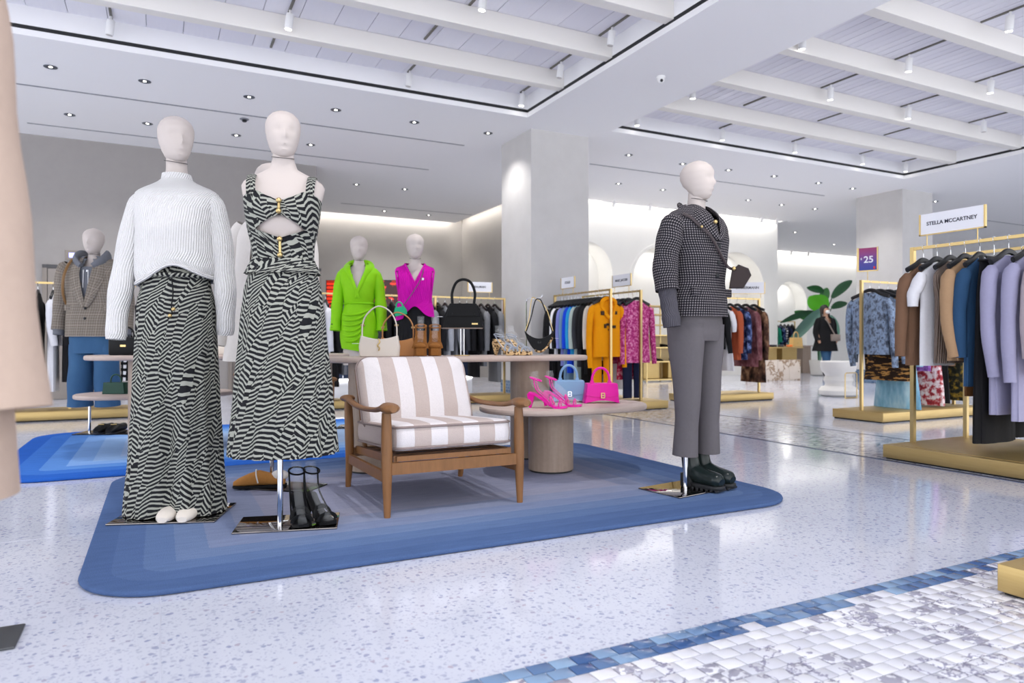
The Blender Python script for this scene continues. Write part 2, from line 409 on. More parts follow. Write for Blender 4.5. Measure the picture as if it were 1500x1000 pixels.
for p in ((1120, 160), (1230, 183), (1328, 204)): track(*p, head=False, label='short bare ceiling track without a lamp in the fine-board coffer')
# spotlights of the same coffers above and behind the view
for X, Y in ((-1.6, 2.8), (.4, 1.7), (2.6, 1.7), (3.4, 3.8), (-2.6, 4.8), (1.5, 3.8), (.2, 4.8), (7.2, 2.8), (7.2, 1.7)):
    t = thing('track_light', 'white cylinder spotlight on a short track over the rugs' if X < 5 else T2, 'spotlight', (X, Y, ZT), 0, 'spotlights on short ceiling tracks')
    MB().box(-.012, .012, -.3, .3, -.014, -.0005).build('track', plain('track_grey', '#6d6a62', .5), t, False)
    MB().cyl(0, 0, -.05, -.014, .012, 10).build('stem', M_white, t)
    h = MB().cyl(0, 0, -.15, 0, .038, 20, .004).build('head', M_white, t); h.location = (0, 0, -.05); h.rotation_euler = (.25, .1, 0)
    MB().cyl(0, 0, -.1545, -.146, .03, 16).build('lens', M_glow, h); lamp('spot_lamp', 'SPOT', (0, 0, -.18), 135, h, size=60, blend=.7, r=.035)
# ------------------------------------------------------------------ walls
wl = struct(MB().box(-8, 2.38, 12.16, 12.45, 0, ZC).build('wall_left', M_wallL, None, False))
wc = MB(); wc.box(2.2, 7.2, 16.65, 16.9, 0, 4.35); wc.box(6.95, 7.2, 12.95, 16.65, 0, 4.35); wc.box(2.2, 2.38, 12.45, 16.65, 0, 4.35)
wc = struct(wc.build('wall_recess', M_wallC, None, False))
def arch_wall(name, x0, x1, Y, zt, arches, dep, mat, thick=.25):
    "wall facing -Y with arched niches; arches = (xl, xr, apex z)"
    b = MB(); xs = set([x0, x1])
    for xl, xr, za in arches:
        for i in range(41): xs.add(xl+(xr-xl)*(1-cos(pi*i/40))/2)
    xs = sorted(xs)
    def top(x, A):
        xl, xr, za = A; r = (xr-xl)/2; c = (xl+xr)/2; return za-r+sqrt(max(0, r*r-(x-c)**2))
    for xa, xb in zip(xs, xs[1:]):
        A = next((a for a in arches if a[0]-1e-6 <= xa and xb <= a[1]+1e-6), None)
        if A is None: b.add([(xa, Y, 0), (xb, Y, 0), (xb, Y, zt), (xa, Y, zt)], [(0, 1, 2, 3)])
        else:
            ta, tb = top(xa, A), top(xb, A)
            b.add([(xa, Y, ta), (xb, Y, tb), (xb, Y, zt), (xa, Y, zt)], [(0, 1, 2, 3)])
            b.add([(xa, Y, ta), (xb, Y, tb), (xb, Y+dep, tb), (xa, Y+dep, ta)], [(0, 1, 2, 3)])
    for xl, xr, za in arches:
        zs = za-(xr-xl)/2
        for x in (xl, xr): b.add([(x, Y, 0), (x, Y+dep, 0), (x, Y+dep, zs), (x, Y, zs)], [(0, 1, 2, 3)])
    b.box(x0, x1, Y+dep, Y+dep+thick, 0, zt)
    return struct(b.build(name, mat, None, True, 30))
YW = 12.7
AR = [(onY(815, YW), onY(897, YW), 3.02), (onY(926, YW), onY(1012, YW), 3.02), (onY(1036, YW), onY(1119, YW), 3.02)]
wb = arch_wall('wall_back', 7.2, 13.9, YW, 4.35, AR, .55, M_wallW)
for xl, xr, za in AR:   # lamps hidden behind the arch rims wash the niches
    lamp('niche_lamp', 'AREA', ((xl+xr)/2, YW+.25, za-.06), 6, None, (0, 0, 0), r=(.4, .12))
    b = MB(); r = (xr-xl)/2+.0; c = (xl+xr)/2
    b.loft([[(c+(r+q)*cos(a), y, za-(xr-xl)/2+(r+q)*sin(a)) for q, y in ((0, YW-.012), (.07, YW-.012), (.075, YW+.002), (0, YW+.002))] for a in (pi*i/32 for i in range(33))])
    b.build('arch_rim', M_wallW, wb)
wf = arch_wall('wall_far', 13.9, 26, 16.9, 4.35, [(onY(1136, 16.9), onY(1182, 16.9), 2.9)], .5, M_wallW)
lamp('niche_lamp', 'AREA', ((onY(1136, 16.9)+onY(1182, 16.9))/2, 17.1, 2.84), 7, None, (0, 0, 0), r=(.4, .12))
struct(MB().box(13.65, 13.9, 13.5, 16.9, 0, 4.35).build('wall_return', M_wallW, None, False))
struct(MB().box(26, 26.2, -3.5, 17.4, 0, 4.4).build('wall_right', M_wallW, None, False))
# cove light strips tucked above the ceiling edges
for name, x0, x1, y0, y1 in (('cove_light', 2.5, 6.6, 16.42, 16.48), ('cove_light', 6.68, 6.74, 12.6, 16.4), ('cove_light', 7.3, 13.8, 12.48, 12.54), ('cove_light', 14.2, 25, 16.62, 16.68)):
    o = tag(MB().box(x0, x1, y0, y1, ZC+.1, ZC+.13).build(name, M_cove, None, False), 'hidden cove light strip above the ceiling edge along the '+('arched wall' if x0 == 7.3 else 'far wall' if x0 == 14.2 else 'recess back wall' if x0 == 2.5 else 'recess side wall'), 'cove light')
    lamp('cove_lamp', 'AREA', ((x0+x1)/2, (y0+y1)/2+(.06 if x1-x0 > 1 else 0), ZC+.16), 22*max(x1-x0, y1-y0)/4, None, (0, 0, 0), r=(max(x1-x0, .1), max(y1-y0, .1)))
# small spotlights along the cove of the arched wall
for px, py in ((900, 301), (953, 305), (1002, 310), (1117, 325), (1139, 327), (1160, 372), (1185, 372)):
    Yc = 12.2 if px < 1145 else 16.3
    X = onY(px, Yc); t = thing('cove_spotlight', 'small white spotlight under the ceiling edge before the %s wall' % ('arched' if px < 1145 else 'far'), 'spotlight', (X, Yc, ZC), 0, 'small spotlights along the ceiling edge')
    MB().cyl(0, 0, -.03, 0, .01, 8).build('stem', M_white, t); h = MB().cyl(0, 0, -.13, 0, .035, 14, .004).build('head', M_white, t); h.location = (0, 0, -.03); h.rotation_euler = (.3, 0, 0)
# pillars with tiled plinths
M_ptile = NT('plinth_tile', .2); _v = M_ptile.coord('Object'); _b = M_ptile.n('ShaderNodeTexBrick'); M_ptile.t.links.new(M_ptile.comb(M_ptile.math('ADD', M_ptile.xyz(_v)[0], M_ptile.xyz(_v)[1]), M_ptile.xyz(_v)[2]), _b.inputs[0])
_b.inputs['Scale'].default_value = 1; _b.inputs['Brick Width'].default_value = .09; _b.inputs['Row Height'].default_value = .045; _b.inputs['Mortar Size'].default_value = .003
_b.inputs[1].default_value = lin('#3f5878'); _b.inputs[2].default_value = lin('#5b7796'); _b.inputs[3].default_value = lin('#9aa6b4'); M_ptile.col(_b.outputs[0]); M_ptile = M_ptile.m
def pillar(x0, x1, y0, y1, name):
    p = struct(MB().box(x0, x1, y0, y1, 0, ZC).build(name, M_col, None, False)); k = .012
    MB().box(x0-k, x1+k, y0-k, y1+k, .002, .27).build('tile_plinth', M_ptile, p, False); return p
pillar(4.66, 5.62, 8.65, 9.6, 'trim_1'); pillar(onY(1322, 8.78), onY(1366, 8.78), 8.78, 9.8, 'trim_2')
# elevator doors in the grey wall
def elevator(pa, pb, label):
    xa, xb = onY(pa, 12.16), onY(pb, 12.16); zt = zat(387, depth(xa, 12.16))
    t = thing('elevator_door', label, 'elevator door', ((xa+xb)/2, 12.16, 0)); w = (xb-xa)/2
    MB().box(-w, w, -.03, -.004, zt-.05, zt).build('lintel', plain('lintel_dark', '#4d4c4f', .5), t, False)
    for s in (-1, 1): MB().box(min(s*w, s*(w-.06)), max(s*w, s*(w-.06)), -.03, -.004, 0, zt-.05).build('jamb', plain('jamb_taupe', '#8d857e', .5), t, False)
    for s in (-1, 1): MB().box(min(0, s*(w-.065))+.004, max(0, s*(w-.065))-.004, -.02, -.004, .005, zt-.055).build('door_leaf', plain('leaf_taupe', '#8c8580', .35, .3), t, False)
elevator(62, 178, 'taupe elevator door behind the plaid blazer mannequin')
elevator(334, 470, 'taupe elevator door behind the zebra dress mannequin')
for px, py, l in ((107, 374, 'small blue display panel on the wall beside the plaid blazer mannequin'), (328, 385, 'small blue display panel on the wall between the zebra outfits')):
    X = onY(px, 12.16); D = depth(X, 12.16); t = thing('floor_display', l, 'display', (X, 12.16, zat(py, D)))
    MB().slab(0, -.012, -.07, .07, .1, .010, .004, .003, 1).build('frame', plain('jamb_taupe', '#8d857e', .5), t); MB().box(-.05, .03, -.0245, -.021, -.035, .035).build('screen', lightmat('screen_blue', '#2a3cff', 1.6), t, False)
# red video screen and grey screen base in the recess
def m_screen():
    n = NT('red_screen', .3); x = n.xyz(n.coord('Object')); 
    bars = n.math('LESS_THAN', n.math('FRACT', n.math('MULTIPLY', x[2], 15)), .72)
    bl = n.noise(n.comb(n.math('MULTIPLY', x[0], 5), 0.0, n.math('MULTIPLY', x[2], 4)), 1.6, 2)
    on = n.math('GREATER_THAN', n.math('ADD', bl, n.math('MULTIPLY', x[0], -.12)), .46)
    c = n.mix(n.math('MULTIPLY', on, bars), '#3a0c12', '#ff3a20'); n.col('#050505'); n.emit(c, 1.0); return n.m
t = thing('video_screen', 'large red video screen behind the lime green dress', 'screen', (*at(531, 12.6), 0), -TH)
MB().box(-.66, .66, 0, .08, 1.04, 1.96).build('bezel', M_black, t, False); MB().box(-.645, .645, -.004, 0, 1.055, 1.945).build('display', m_screen(), t, False)
MB().box(-.6, .6, .02, .3, 0, 1.04).build('base_cabinet', plain('cab_grey', '#77797f', .5), t, False)
# ------------------------------------------------------------------ rugs
def m_rug(name, hx, hy, R, bands):
    n = NT(name, .95, 0, .1); v = n.coord('Object'); x = n.xyz(v)
    qx = n.math('SUBTRACT', n.math('ABSOLUTE', x[0]), hx-R); qy = n.math('SUBTRACT', n.math('ABSOLUTE', x[1]), hy-R)
    ax = n.math('MAXIMUM', qx, 0.0); ay = n.math('MAXIMUM', qy, 0.0)
    d = n.math('SUBTRACT', n.math('ADD', n.math('SQRT', n.math('ADD', n.math('MULTIPLY', ax, ax), n.math('MULTIPLY', ay, ay))), n.math('MINIMUM', n.math('MAXIMUM', qx, qy), 0.0)), R)
    d = n.math('ADD', n.math('MULTIPLY', d, -1.0), n.math('MULTIPLY_ADD', n.noise(v, 90, 2), .016, -.008))
    c = n.ramp(d, bands, 'CONSTANT'); f = n.noise(v, 260, 3); g = n.noise(n.coord('Object', (1, 5, 1)), 7, 3)
    k = n.math('ADD', n.math('MULTIPLY', f, .35), n.math('MULTIPLY_ADD', g, .3, .68)); n.col(n.mix(1.0, c, n.comb(k, k, k), 'MULTIPLY')); n.bump(f, .6, .006)
    n.b.inputs['Specular IOR Level'].default_value = .05; return n.m
def rug(x0, x1, y0, y1, R, mat, label):
    o = MB().slab(0, 0, .0008, .024, (x1-x0)/2, (y1-y0)/2, R, .012, 14).build('rug', mat); o.location = ((x0+x1)/2, (y0+y1)/2, 0)
    return tag(o, label, 'rug')
rug(-.26, 3.07, 2.6, 5.0, .30, m_rug('rug_slate', 1.665, 1.2, .3, [(0, '#4c628c'), (.1, '#526892'), (.2, '#5c729a'), (.31, '#6a7da1'), (.43, '#7a86a5'), (.56, '#868ea8'), (.7, '#9193a8'), (.85, '#8c8fa6')]), 'slate blue rug with concentric bands fading to lilac grey under the striped armchair')
rug(-.98, 2.45, 5.03, 7.5, .35, m_rug('rug_blue', 1.715, 1.235, .35, [(0, '#2c5fb8'), (.14, '#3d70c2'), (.28, '#5a89cd'), (.42, '#7ba2d8'), (.56, '#8eb0dc'), (.72, '#9db5da')]), 'vivid cobalt blue rug with paler concentric bands under the far armchair')
RUGZ = .024
# ------------------------------------------------------------------ travertine tables
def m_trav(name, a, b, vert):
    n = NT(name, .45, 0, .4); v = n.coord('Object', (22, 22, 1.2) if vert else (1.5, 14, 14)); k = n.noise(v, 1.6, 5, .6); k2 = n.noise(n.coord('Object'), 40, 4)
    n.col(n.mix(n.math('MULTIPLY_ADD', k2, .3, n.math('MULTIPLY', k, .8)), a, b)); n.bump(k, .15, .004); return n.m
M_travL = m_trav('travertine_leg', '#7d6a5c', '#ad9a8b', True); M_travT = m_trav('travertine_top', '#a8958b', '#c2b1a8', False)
def stone_table(name, label, cx, cy, hx, hy, ztop, legs, lr, th=.035, rz=0):
    t = thing(name, label, 'table', (cx, cy, RUGZ), rz)
    zt = ztop-RUGZ
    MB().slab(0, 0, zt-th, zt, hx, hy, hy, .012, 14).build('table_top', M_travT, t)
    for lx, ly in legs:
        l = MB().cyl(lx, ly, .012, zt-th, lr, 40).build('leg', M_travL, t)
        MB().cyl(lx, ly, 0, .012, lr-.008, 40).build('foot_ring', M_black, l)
    return t
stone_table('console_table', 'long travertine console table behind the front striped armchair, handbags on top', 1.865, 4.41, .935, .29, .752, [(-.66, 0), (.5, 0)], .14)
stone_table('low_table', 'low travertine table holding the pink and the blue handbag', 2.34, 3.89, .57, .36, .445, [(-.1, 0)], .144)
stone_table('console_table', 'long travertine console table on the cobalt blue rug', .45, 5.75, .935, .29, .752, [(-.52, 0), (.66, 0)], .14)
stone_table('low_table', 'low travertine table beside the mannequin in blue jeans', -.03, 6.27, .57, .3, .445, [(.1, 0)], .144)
# ------------------------------------------------------------------ striped lounge chairs
def m_wood(name, a, b):
    n = NT(name, .42, 0, .4); v = n.coord('Object', (9, 9, 2)); k = n.noise(v, 3, 5, .6); w = n.noise(n.coord('Object', (60, 60, 4)), 2, 2)
    n.col(n.mix(n.math('MULTIPLY_ADD', w, .35, n.math('MULTIPLY', k, .7)), a, b)); return n.m
M_oak = m_wood('oak', '#644426', '#96683f')
def m_stripe(w, ph):
    n = NT('striped_linen', .9, 0, .15); x = n.xyz(n.coord('Object')); v = n.coord('Object')
    s = n.math('LESS_THAN', n.math('FRACT', n.math('ADD', n.math('DIVIDE', x[0], 2*w), ph)), .5); f = n.noise(v, 220, 3)
    n.col(n.mix(1.0, n.mix(s, '#d6d1d3', '#b9aba6'), n.comb(*(n.math('MULTIPLY_ADD', f, .25, .88),)*3), 'MULTIPLY')); n.bump(n.math('ADD', n.noise(v, 9, 3), n.math('MULTIPLY', f, .15)), .35, .02); return n.m
M_stripe = m_stripe(.085, .25); M_pipe = cloth('piping', '#8d7f7c')
def pillow(hx, hy, T, R, e, bulge, n=8):
    "cushion lying in XY, thickness 2T along Z"
    rg = []
    def ring(ins, z): return [(x, y, z) for x, y in rrect(hx-ins, hy-ins, max(R-ins, .01), n)]
    m = min(hx, hy)
    inner = [(e+(m-e)*.92*s, T+bulge*(1-(1-s)**2)) for s in (.25, .5, .75, 1)]
    for i, z in reversed(inner): rg.append(ring(i, -z))
    for k in range(-4, 5):
        a = pi/2*k/4; rg.append(ring(e*(1-cos(a)), T*sin(a)))
    for i, z in inner: rg.append(ring(i, z))
    return MB().loft(rg)
def armchair(label, loc, rz):
    t = thing('armchair', label, 'armchair', (*loc, RUGZ), rz)
    for s in (-1, 1):
        MB().tube(cr([(s*.35, -.385, 0), (s*.35, -.38, .16), (s*.35, -.375, .3), (s*.35, -.37, .49)], 4), lambda q: .014+.013*sin(pi*min(1, q*.62+.1))**2, 14).build('leg', M_oak, t)
        MB().tube(cr([(s*.345, .40, 0), (s*.345, .37, .16), (s*.345, .37, .3), (s*.345, .40, .485)], 4), lambda q: .014+.012*sin(pi*min(1, q*.62+.1))**2, 14).build('leg', M_oak, t)
        def wv(q): return .02+.024*exp(-((q-.07)/.09)**2)+.026*exp(-((q-.9)/.085)**2)-.012*max(0, abs(q-.5)-.46)*20
        MB().tube(cr([(s*.325, .49, .495), (s*.345, .40, .5), (s*.355, .12, .478), (s*.352, -.18, .488), (s*.35, -.34, .512), (s*.345, -.47, .515)], 8), lambda q: .013+.014*exp(-((q-.88)/.1)**2)+.008*exp(-((q-.07)/.1)**2), 14, wv, (0, 0, 1)).build('armrest', M_oak, t)
        MB().bar((s*.35, -.38, .185), (s*.345, .38, .165), .02, .05).build('side_rail', M_oak, t, False)
        MB().bar((s*.30, -.36, .262), (s*.30, .36, .215), .024, .04).build('seat_rail', M_oak, t, False)
        MB().tube([(s*.27, .30, .2), (s*.27, .50, .66)], .014, 10).build('back_post', M_oak, t)
    MB().bar((-.345, -.378, .225), (.345, -.378, .225), .024, .055).build('front_rail', M_oak, t, False)
    MB().bar((-.30, -.36, .268), (.30, -.36, .268), .03, .024).build('front_slat', M_oak, t, False)
    MB().bar((-.345, .375, .2), (.345, .375, .2), .022, .05).build('back_rail', M_oak, t, False)
    for k in range(4): MB().bar((-.27, .345+.045*k, .31+.105*k), (.27, .345+.045*k, .31+.105*k), .012, .03).build('back_slat', M_oak, t, False)
    for k in range(5): MB().bar((-.3, -.28+.14*k, .262-.009*k), (.3, -.28+.14*k, .262-.009*k), .05, .01).build('seat_slat', M_oak, t, False)
    c = pillow(.318, .36, .062, .06, .022, .012).build('seat_cushion', M_stripe, t); c.location = (0, -.02, .345); c.rotation_euler = (-.06, 0, 0)
    for z in (.05, -.05): MB().tube([(x, y, z) for x, y in rrect(.316, .358, .06, 6)]+[(.316, .298, z)], .006, 6).build('piping', M_pipe, c)
    c = pillow(.325, .215, .06, .075, .05, .03).build('back_cushion', M_stripe, t); c.location = (0, .235, .535); c.rotation_euler = (pi/2-.42, 0, .03)
    MB().tube([(x, y, .0) for x, y in rrect(.327, .217, .077, 8)]+[(.327, .14, 0)], .006, 6).build('piping', M_pipe, c)
    return t
armchair('wooden lounge chair with beige striped cushions on the slate blue rug', (1.3, 3.57), 0)
armchair('wooden lounge chair mostly hidden behind the zebra dress on the cobalt blue rug', (1.0, 6.58), pi)
# ------------------------------------------------------------------ leather and bag materials
def leather(name, c, rough=.38):
    if name in _M: return _M[name]
    n = NT(name, rough, 0, .3); v = n.coord('Object'); n.col(n.mix(n.noise(v, 12, 2), c, c)); n.bump(n.voro(v, 260), .12, .002); _M[name] = n.m; return n.m
M_lblack = NT('black_leather', .5, 0, .18).col('#0d0e11').m; M_cream = leather('cream_leather', '#ddd5cb', .5); M_tan = leather('tan_leather', '#b9824f', .45)
M_fuchsia = leather('fuchsia_leather', '#e0149f', .3); M_sky = leather('sky_leather', '#7fa3c8', .35); M_green = leather('green_leather', '#0fae7a', .35)
M_suede = cloth('brown_suede', '#8a5a2c'); M_acr = NT('clear_acrylic', .03, 0, .5).col('#f4f7fa'); M_acr.b.inputs['Alpha'].default_value = .07; M_acr = M_acr.m
def m_leopard(name, a, b, d, sc, kind='UV'):
    n = NT(name, .7, 0, .2); v = n.coord(kind); e = n.voro(v, sc); c = n.xyz(n.voro(v, sc, 'Color'))
    ringm = n.math('MULTIPLY', n.math('GREATER_THAN', e, .2), n.math('LESS_THAN', e, n.math('MULTIPLY_ADD', c[0], .25, .3)))
    n.col(n.mix(ringm, n.mix(n.math('LESS_THAN', e, .2), a, b), d)); return n.m
M_leo = m_leopard('leopard', '#d9b98a', '#b07a3c', '#2a1c14', 55, 'Object')
def handle(b, w, z0, z1, r, y=0, n=14, lean=0):
    pts = [(-w, y, z0)]+[(-w*cos(pi*i/n)*1.0, y+lean*sin(pi*i/n), z0+(z1-z0)*(.25+.75*sin(pi*i/n))) for i in range(0, n+1)]+[(w, y, z0)]
    return b.tube(pts, r, 10)
def curvy_bag(label, loc, rz, mat, metal, h=.135, w=.12, d=.045, initial=None):
    t = thing('handbag', label, 'handbag', loc, rz)
    bot = [(-w+2*w*i/12, .018*sin(pi*i/12)) for i in range(13)]; top = [(w*.84, h), (-w*.84, h)]
    MB().prism(bot+top, -d, d, .05).build('body', mat, t)
    fl = [(-w*.86, h+.002), (-w*.93, h*.42)]+[(-w*.93+1.86*w*i/10, h*.42-.012*sin(pi*i/10)) for i in range(1, 11)]+[(w*.86, h+.002)]
    MB().prism(fl[::-1], -d-.008, -d+.006, .02).build('flap', mat, t); MB().slab(0, -.002, h-.004, h+.006, w*.85, d+.004, .01, .004, 2).build('top_fold', mat, t)
    b = MB(); handle(b, w*.5, h, h+.105, .0085); b.build('handle', mat, t)
    b = MB(); 
    for s in (-1, 1): b.box(s*w*.5-.012, s*w*.5+.012, -.008, .008, h, h+.02)
    b.build('handle_tab', mat, t, False)
    c = MB().box(-.016, .016, -d-.014, -d-.008, h*.30, h*.58).build('clasp_strap', mat, t, False)
    b = MB(); y0 = -d-.018; q = h*.27
    for a in ((-.014, -.008, 0, .036), (-.008, .012, 0, .006), (-.008, .012, .015, .021), (-.008, .012, .03, .036), (.008, .014, .004, .017), (.008, .014, .019, .032)): b.box(a[0], a[1], y0, y0+.005, q+a[2], q+a[3])
    b.build('clasp', metal, t, False); return t
TZ = .752
LOW = .445
curvy_bag('bright fuchsia top-handle bag on the low travertine table', (onY(880, 3.86), 3.86, LOW), -TH+.12, M_fuchsia, M_gold, .125, .118)
curvy_bag('pale blue top-handle bag behind the pink sandals on the low table', (onY(833, 4.02), 4.02, LOW), -TH+.05, M_sky, M_chrome, .14, .115)
def hobo(label, loc, rz, mat, metal, w=.128, h=.135, hh=.19, d=.03):
    t = thing('handbag', label, 'handbag', loc, rz)
    out = [(-w*.96, 0.006), (-w*.9, 0), (w*.9, 0), (w*.96, .006), (w, h*.5), (w*.9, h)]+[(w*.9-1.8*w*i/10, h-.022*sin(pi*i/10)) for i in range(1, 11)]+[(-w, h*.5)]
    MB().prism(out, -d, d, .06).build('body', mat, t)
    b = MB(); pts = [(-w*.86, 0, h-.01), (-w*.84, 0, h+.07), (-w*.62, 0, h+hh*.72), (-.01, 0, h+hh*.98), (w*.5, 0, h+hh*.82), (w*.82, 0, h+.08), (w*.86, 0, h-.01)]
    b.tube(cr(pts, 6), .012, 8, .0045, (0, 1, 0)); b.build('strap', mat, t)
    b = MB(); b.tube(cr([(0, -d-.004, h-.02), (.008, -d-.006, h*.7), (-.006, -d-.007, h*.55), (.006, -d-.006, h*.42), (0, -d-.004, h*.3)], 5), .0045, 8); b.build('clasp', metal, t)
    for s in (-1, 1): MB().tube([(s*w*.84-.012, 0, h+.066), (s*w*.84+.012, 0, h+.066)], .006, 8).build('strap_ring', metal, t)
    MB().slab(-w*1.12, -d, h*.62, h*.64, .024, .012, .006, .003, 2).build('price_tag', M_white, t); return t
hobo('cream leather shoulder bag standing before the tan bag on the console', (onY(556, 4.33), 4.33, TZ), -TH, M_cream, M_gold)
hobo('tan leather shoulder bag half behind the cream bag on the console', (onY(583, 4.5), 4.5, TZ), -TH, M_tan, M_gold, .12, .125, .17)
# black top-handle bag on a slim riser
xb = onY(677, 4.42); t = thing('bag_riser', 'slim brass and glass riser lifting the black top-handle bag', 'display stand', (xb, 4.42, TZ), -TH)
MB().slab(0, 0, 0, .006, .05, .05, .01, .002, 2).build('foot', M_gold, t); 
for s in (-.01, .012): MB().cyl(s, 0, .006, .186, .005, 10).build('stem', M_chrome, t)
MB().slab(0, 0, .186, .191, .14, .07, .004, .002, 2).build('plate', plain('riser_taupe', '#8b7a6d', .4), t)
t = thing('handbag', 'black trapezoid top-handle bag raised above the console on a riser', 'handbag', (xb+.01, 4.42, TZ+.191), -TH)
MB().prism([(-.135, 0), (.135, 0), (.128, .05), (.1, .155), (-.1, .155), (-.128, .05)], -.045, .045, .03).build('body', M_lblack, t)
MB().prism([(-.112, .078), (.112, .078), (.092, .163), (-.092, .163)], -.054, -.04, .03).build('flap', M_lblack, t)
MB().slab(0, -.004, .154, .165, .092, .05, .01, .004, 2).build('top_fold', M_lblack, t)
for s in (-1, 1): MB().loft([[(s*.1, -.02, .154), (s*.1, .02, .154), (s*.145, .012, .05), (s*.145, -.012, .05)], [(s*.094, -.02, .154), (s*.094, .02, .154), (s*.12, .03, .01), (s*.12, -.03, .01)]]).build('side_gusset', M_lblack, t)
b = MB(); b.tube(cr([(-.075, -.048, .09), (-.074, -.03, .165), (-.078, 0, .24), (-.05, 0, .31), (0, 0, .332), (.05, 0, .31), (.078, 0, .24), (.074, -.03, .165), (.075, -.048, .09)], 6), .0095, 10); b.build('handle', M_lblack, t)
MB().box(.06, .1, -.0475, -.0445, .022, .032).build('nameplate', M_gold, t, False)
MB().slab(-.16, -.02, .075, .078, .02, .014, .006, .001, 2).build('price_tag', M_white, t)
# black crescent bag hanging from a wire bag stand
xs_ = onY(788, 4.44); t = thing('bag_stand', 'wire hook stand carrying the black crescent bag on the console', 'display stand', (xs_, 4.5, TZ), -TH)
MB().slab(0, 0, 0, .005, .06, .045, .008, .002, 2).build('foot', M_chrome, t); MB().tube(cr([(-.055, 0, .005), (-.055, 0, .3), (-.05, 0, .405), (0, -.01, .41), (.05, -.02, .42), (.06, -.02, .44)], 5), .0035, 8).build('hook', M_chrome, t)
t = thing('handbag', 'black crescent shoulder bag with leopard edge hanging on a wire stand', 'handbag', (xs_+.005, 4.43, TZ), -TH)
up = [(-.108+.216*i/14, .175-.055*sin(pi*i/14)**.8) for i in range(15)]; lo = [(.108-.216*i/14, .175-.15*sin(pi*i/14)**.75) for i in range(1, 14)]
MB().prism(up+lo, -.03, .03, .08).build('body', M_lblack, t)
MB().tube([(x*1.0, -.022, z) for x, z in lo[:9]], .009, 8).build('leopard_edge', M_leo, t)
MB().tube(cr([(-.095, 0, .17), (-.06, 0, .27), (-.03, 0, .39), (.0, 0, .405), (.025, 0, .37), (.095, 0, .17)], 6), .004, 8).build('strap', M_lblack, t)
MB().tube(cr([(-.1, .01, .175), (-.075, .012, .26), (-.055, .012, .4), (-.03, .012, .412), (.05, .012, .34), (.1, .012, .175)], 6), .003, 6).build('chain', M_gold, t)
b = MB(); b.box(-.012, .012, -.0345, -.031, .085, .09); b.box(-.012, -.007, -.0345, -.031, .09, .1); b.box(.007, .012, -.0345, -.031, .09, .1); b.build('emblem', plain('emblem_black', '#0c0c0e', .2, .5), t, False)
for s in (-1, 1): MB().slab(s*.125, -.02, .12, .122, .014, .01, .004, .001, 2).build('price_tag', M_white, t)
# ------------------------------------------------------------------ shoes
def shoe_loft(prof, n=16):
    "prof rows (y, cx, half width, z bottom, z top) heel to toe"
    rg = []
    for y, cx, w, z0, z1 in prof:
        r = []
        for j in range(n):
            a = 2*pi*j/n; s, c = sin(a), cos(a); zc = (z0+z1)/2; hh = (z1-z0)/2
            r.append((cx+w*math.copysign(abs(c)**.75, c), y, zc+hh*math.copysign(abs(s)**(.6 if s < 0 else .9), s)))
        rg.append(r)
    return MB().loft(rg)
def sole_path(hh, pl): return [(.105, .026, hh), (.075, .03, hh-.004), (.03, .026, hh*.62), (-.02, .03, hh*.2), (-.06, .042, 0), (-.1, .04, 0), (-.13, .022, .004)]
def foot_form(t, hh, top=.2):
    b = MB(); b.tube(cr([(0, .075, hh+top), (0, .07, hh+top*.55), (0, .06, hh+.05), (0, .02, hh*.8+.035), (0, -.05, hh*.2+.026), (0, -.11, .02)], 5), lambda q: .024-.004*sin(pi*q)-.006*max(0, q-.75)*4, 12, lambda q: .024+.004*sin(pi*q)); b.build('foot_form', M_acr, t)
def sandal(label, loc, rz, mat, hh=.085, pl=.008, strapmat=None, ankle=True, block=False, form=.17, group=None, ankle_z=.09, thick=.004):
    t = thing('sandal', label, 'sandal', loc, rz, group); sm = strapmat or mat; rg = []
    for y, w, z in sole_path(hh, pl): rg.append([(x, y, zz+pl) for x, zz in ((-w, z-pl*.9), (w, z-pl*.9), (w, z+.006), (-w, z+.006))])
    MB().loft(rg).build('sole', mat, t, True, 30)
    if hh > .02:
        (MB().loft([[(x*.024, .09+y*.024, hh+.002) for x, y in ((-1, -1), (1, -1), (1, 1), (-1, 1))], [(x*(.02 if block else .007), .1+y*(.02 if block else .007), 0) for x, y in ((-1, -1), (1, -1), (1, 1), (-1, 1))]])).build('heel', mat, t)
    def strap(y, z, w, h, r=thick, tilt=0): MB().tube([(w*cos(a), y+tilt*sin(a), z+h*sin(a)) for a in (pi*i/10 for i in range(11))], r, 6, r*2.2, (0, 1, .2)).build('strap', sm, t)
    strap(-.085, pl+.008, .043, .03); strap(-.045, .014+pl, .04, .05, thick, .02)
    if ankle:
        MB().tube([(.036*cos(a), .065+.036*sin(a), hh+ankle_z+.012*sin(a)) for a in (2*pi*i/16 for i in range(17))], thick, 6).build('ankle_strap', sm, t)
        for s in (-1, 1): MB().tube(cr([(s*.034, .07, hh+ankle_z), (s*.032, .055, hh+.03), (s*.036, .0, hh*.5+.02), (s*.04, -.045, .015+pl)], 4), thick*.9, 6).build('strap', sm, t)
    if form: foot_form(t, hh+pl, form)
    return t
for i, px in enumerate((800, 822)):
    sandal('fuchsia heeled sandal of the pair on the low travertine table', (onY(px, 3.70+.06*i), 3.70+.06*i, LOW), -TH+pi/2-.25, M_fuchsia, .085, .006, None, True, False, .13, 'pair of fuchsia sandals')
for i, px in enumerate((616, 637)):
    t = sandal('brown suede platform sandal of the pair on the handbag console', (onY(px, 4.36), 4.36, TZ), -TH+.1, M_suede, .12, .045, None, True, True, .1, 'pair of brown platform sandals', .08, .006)
    MB().ball((0, -.085, .068), .04, 12, 8, (1.05, .8, .55)).build('toe_bow', M_suede, t)
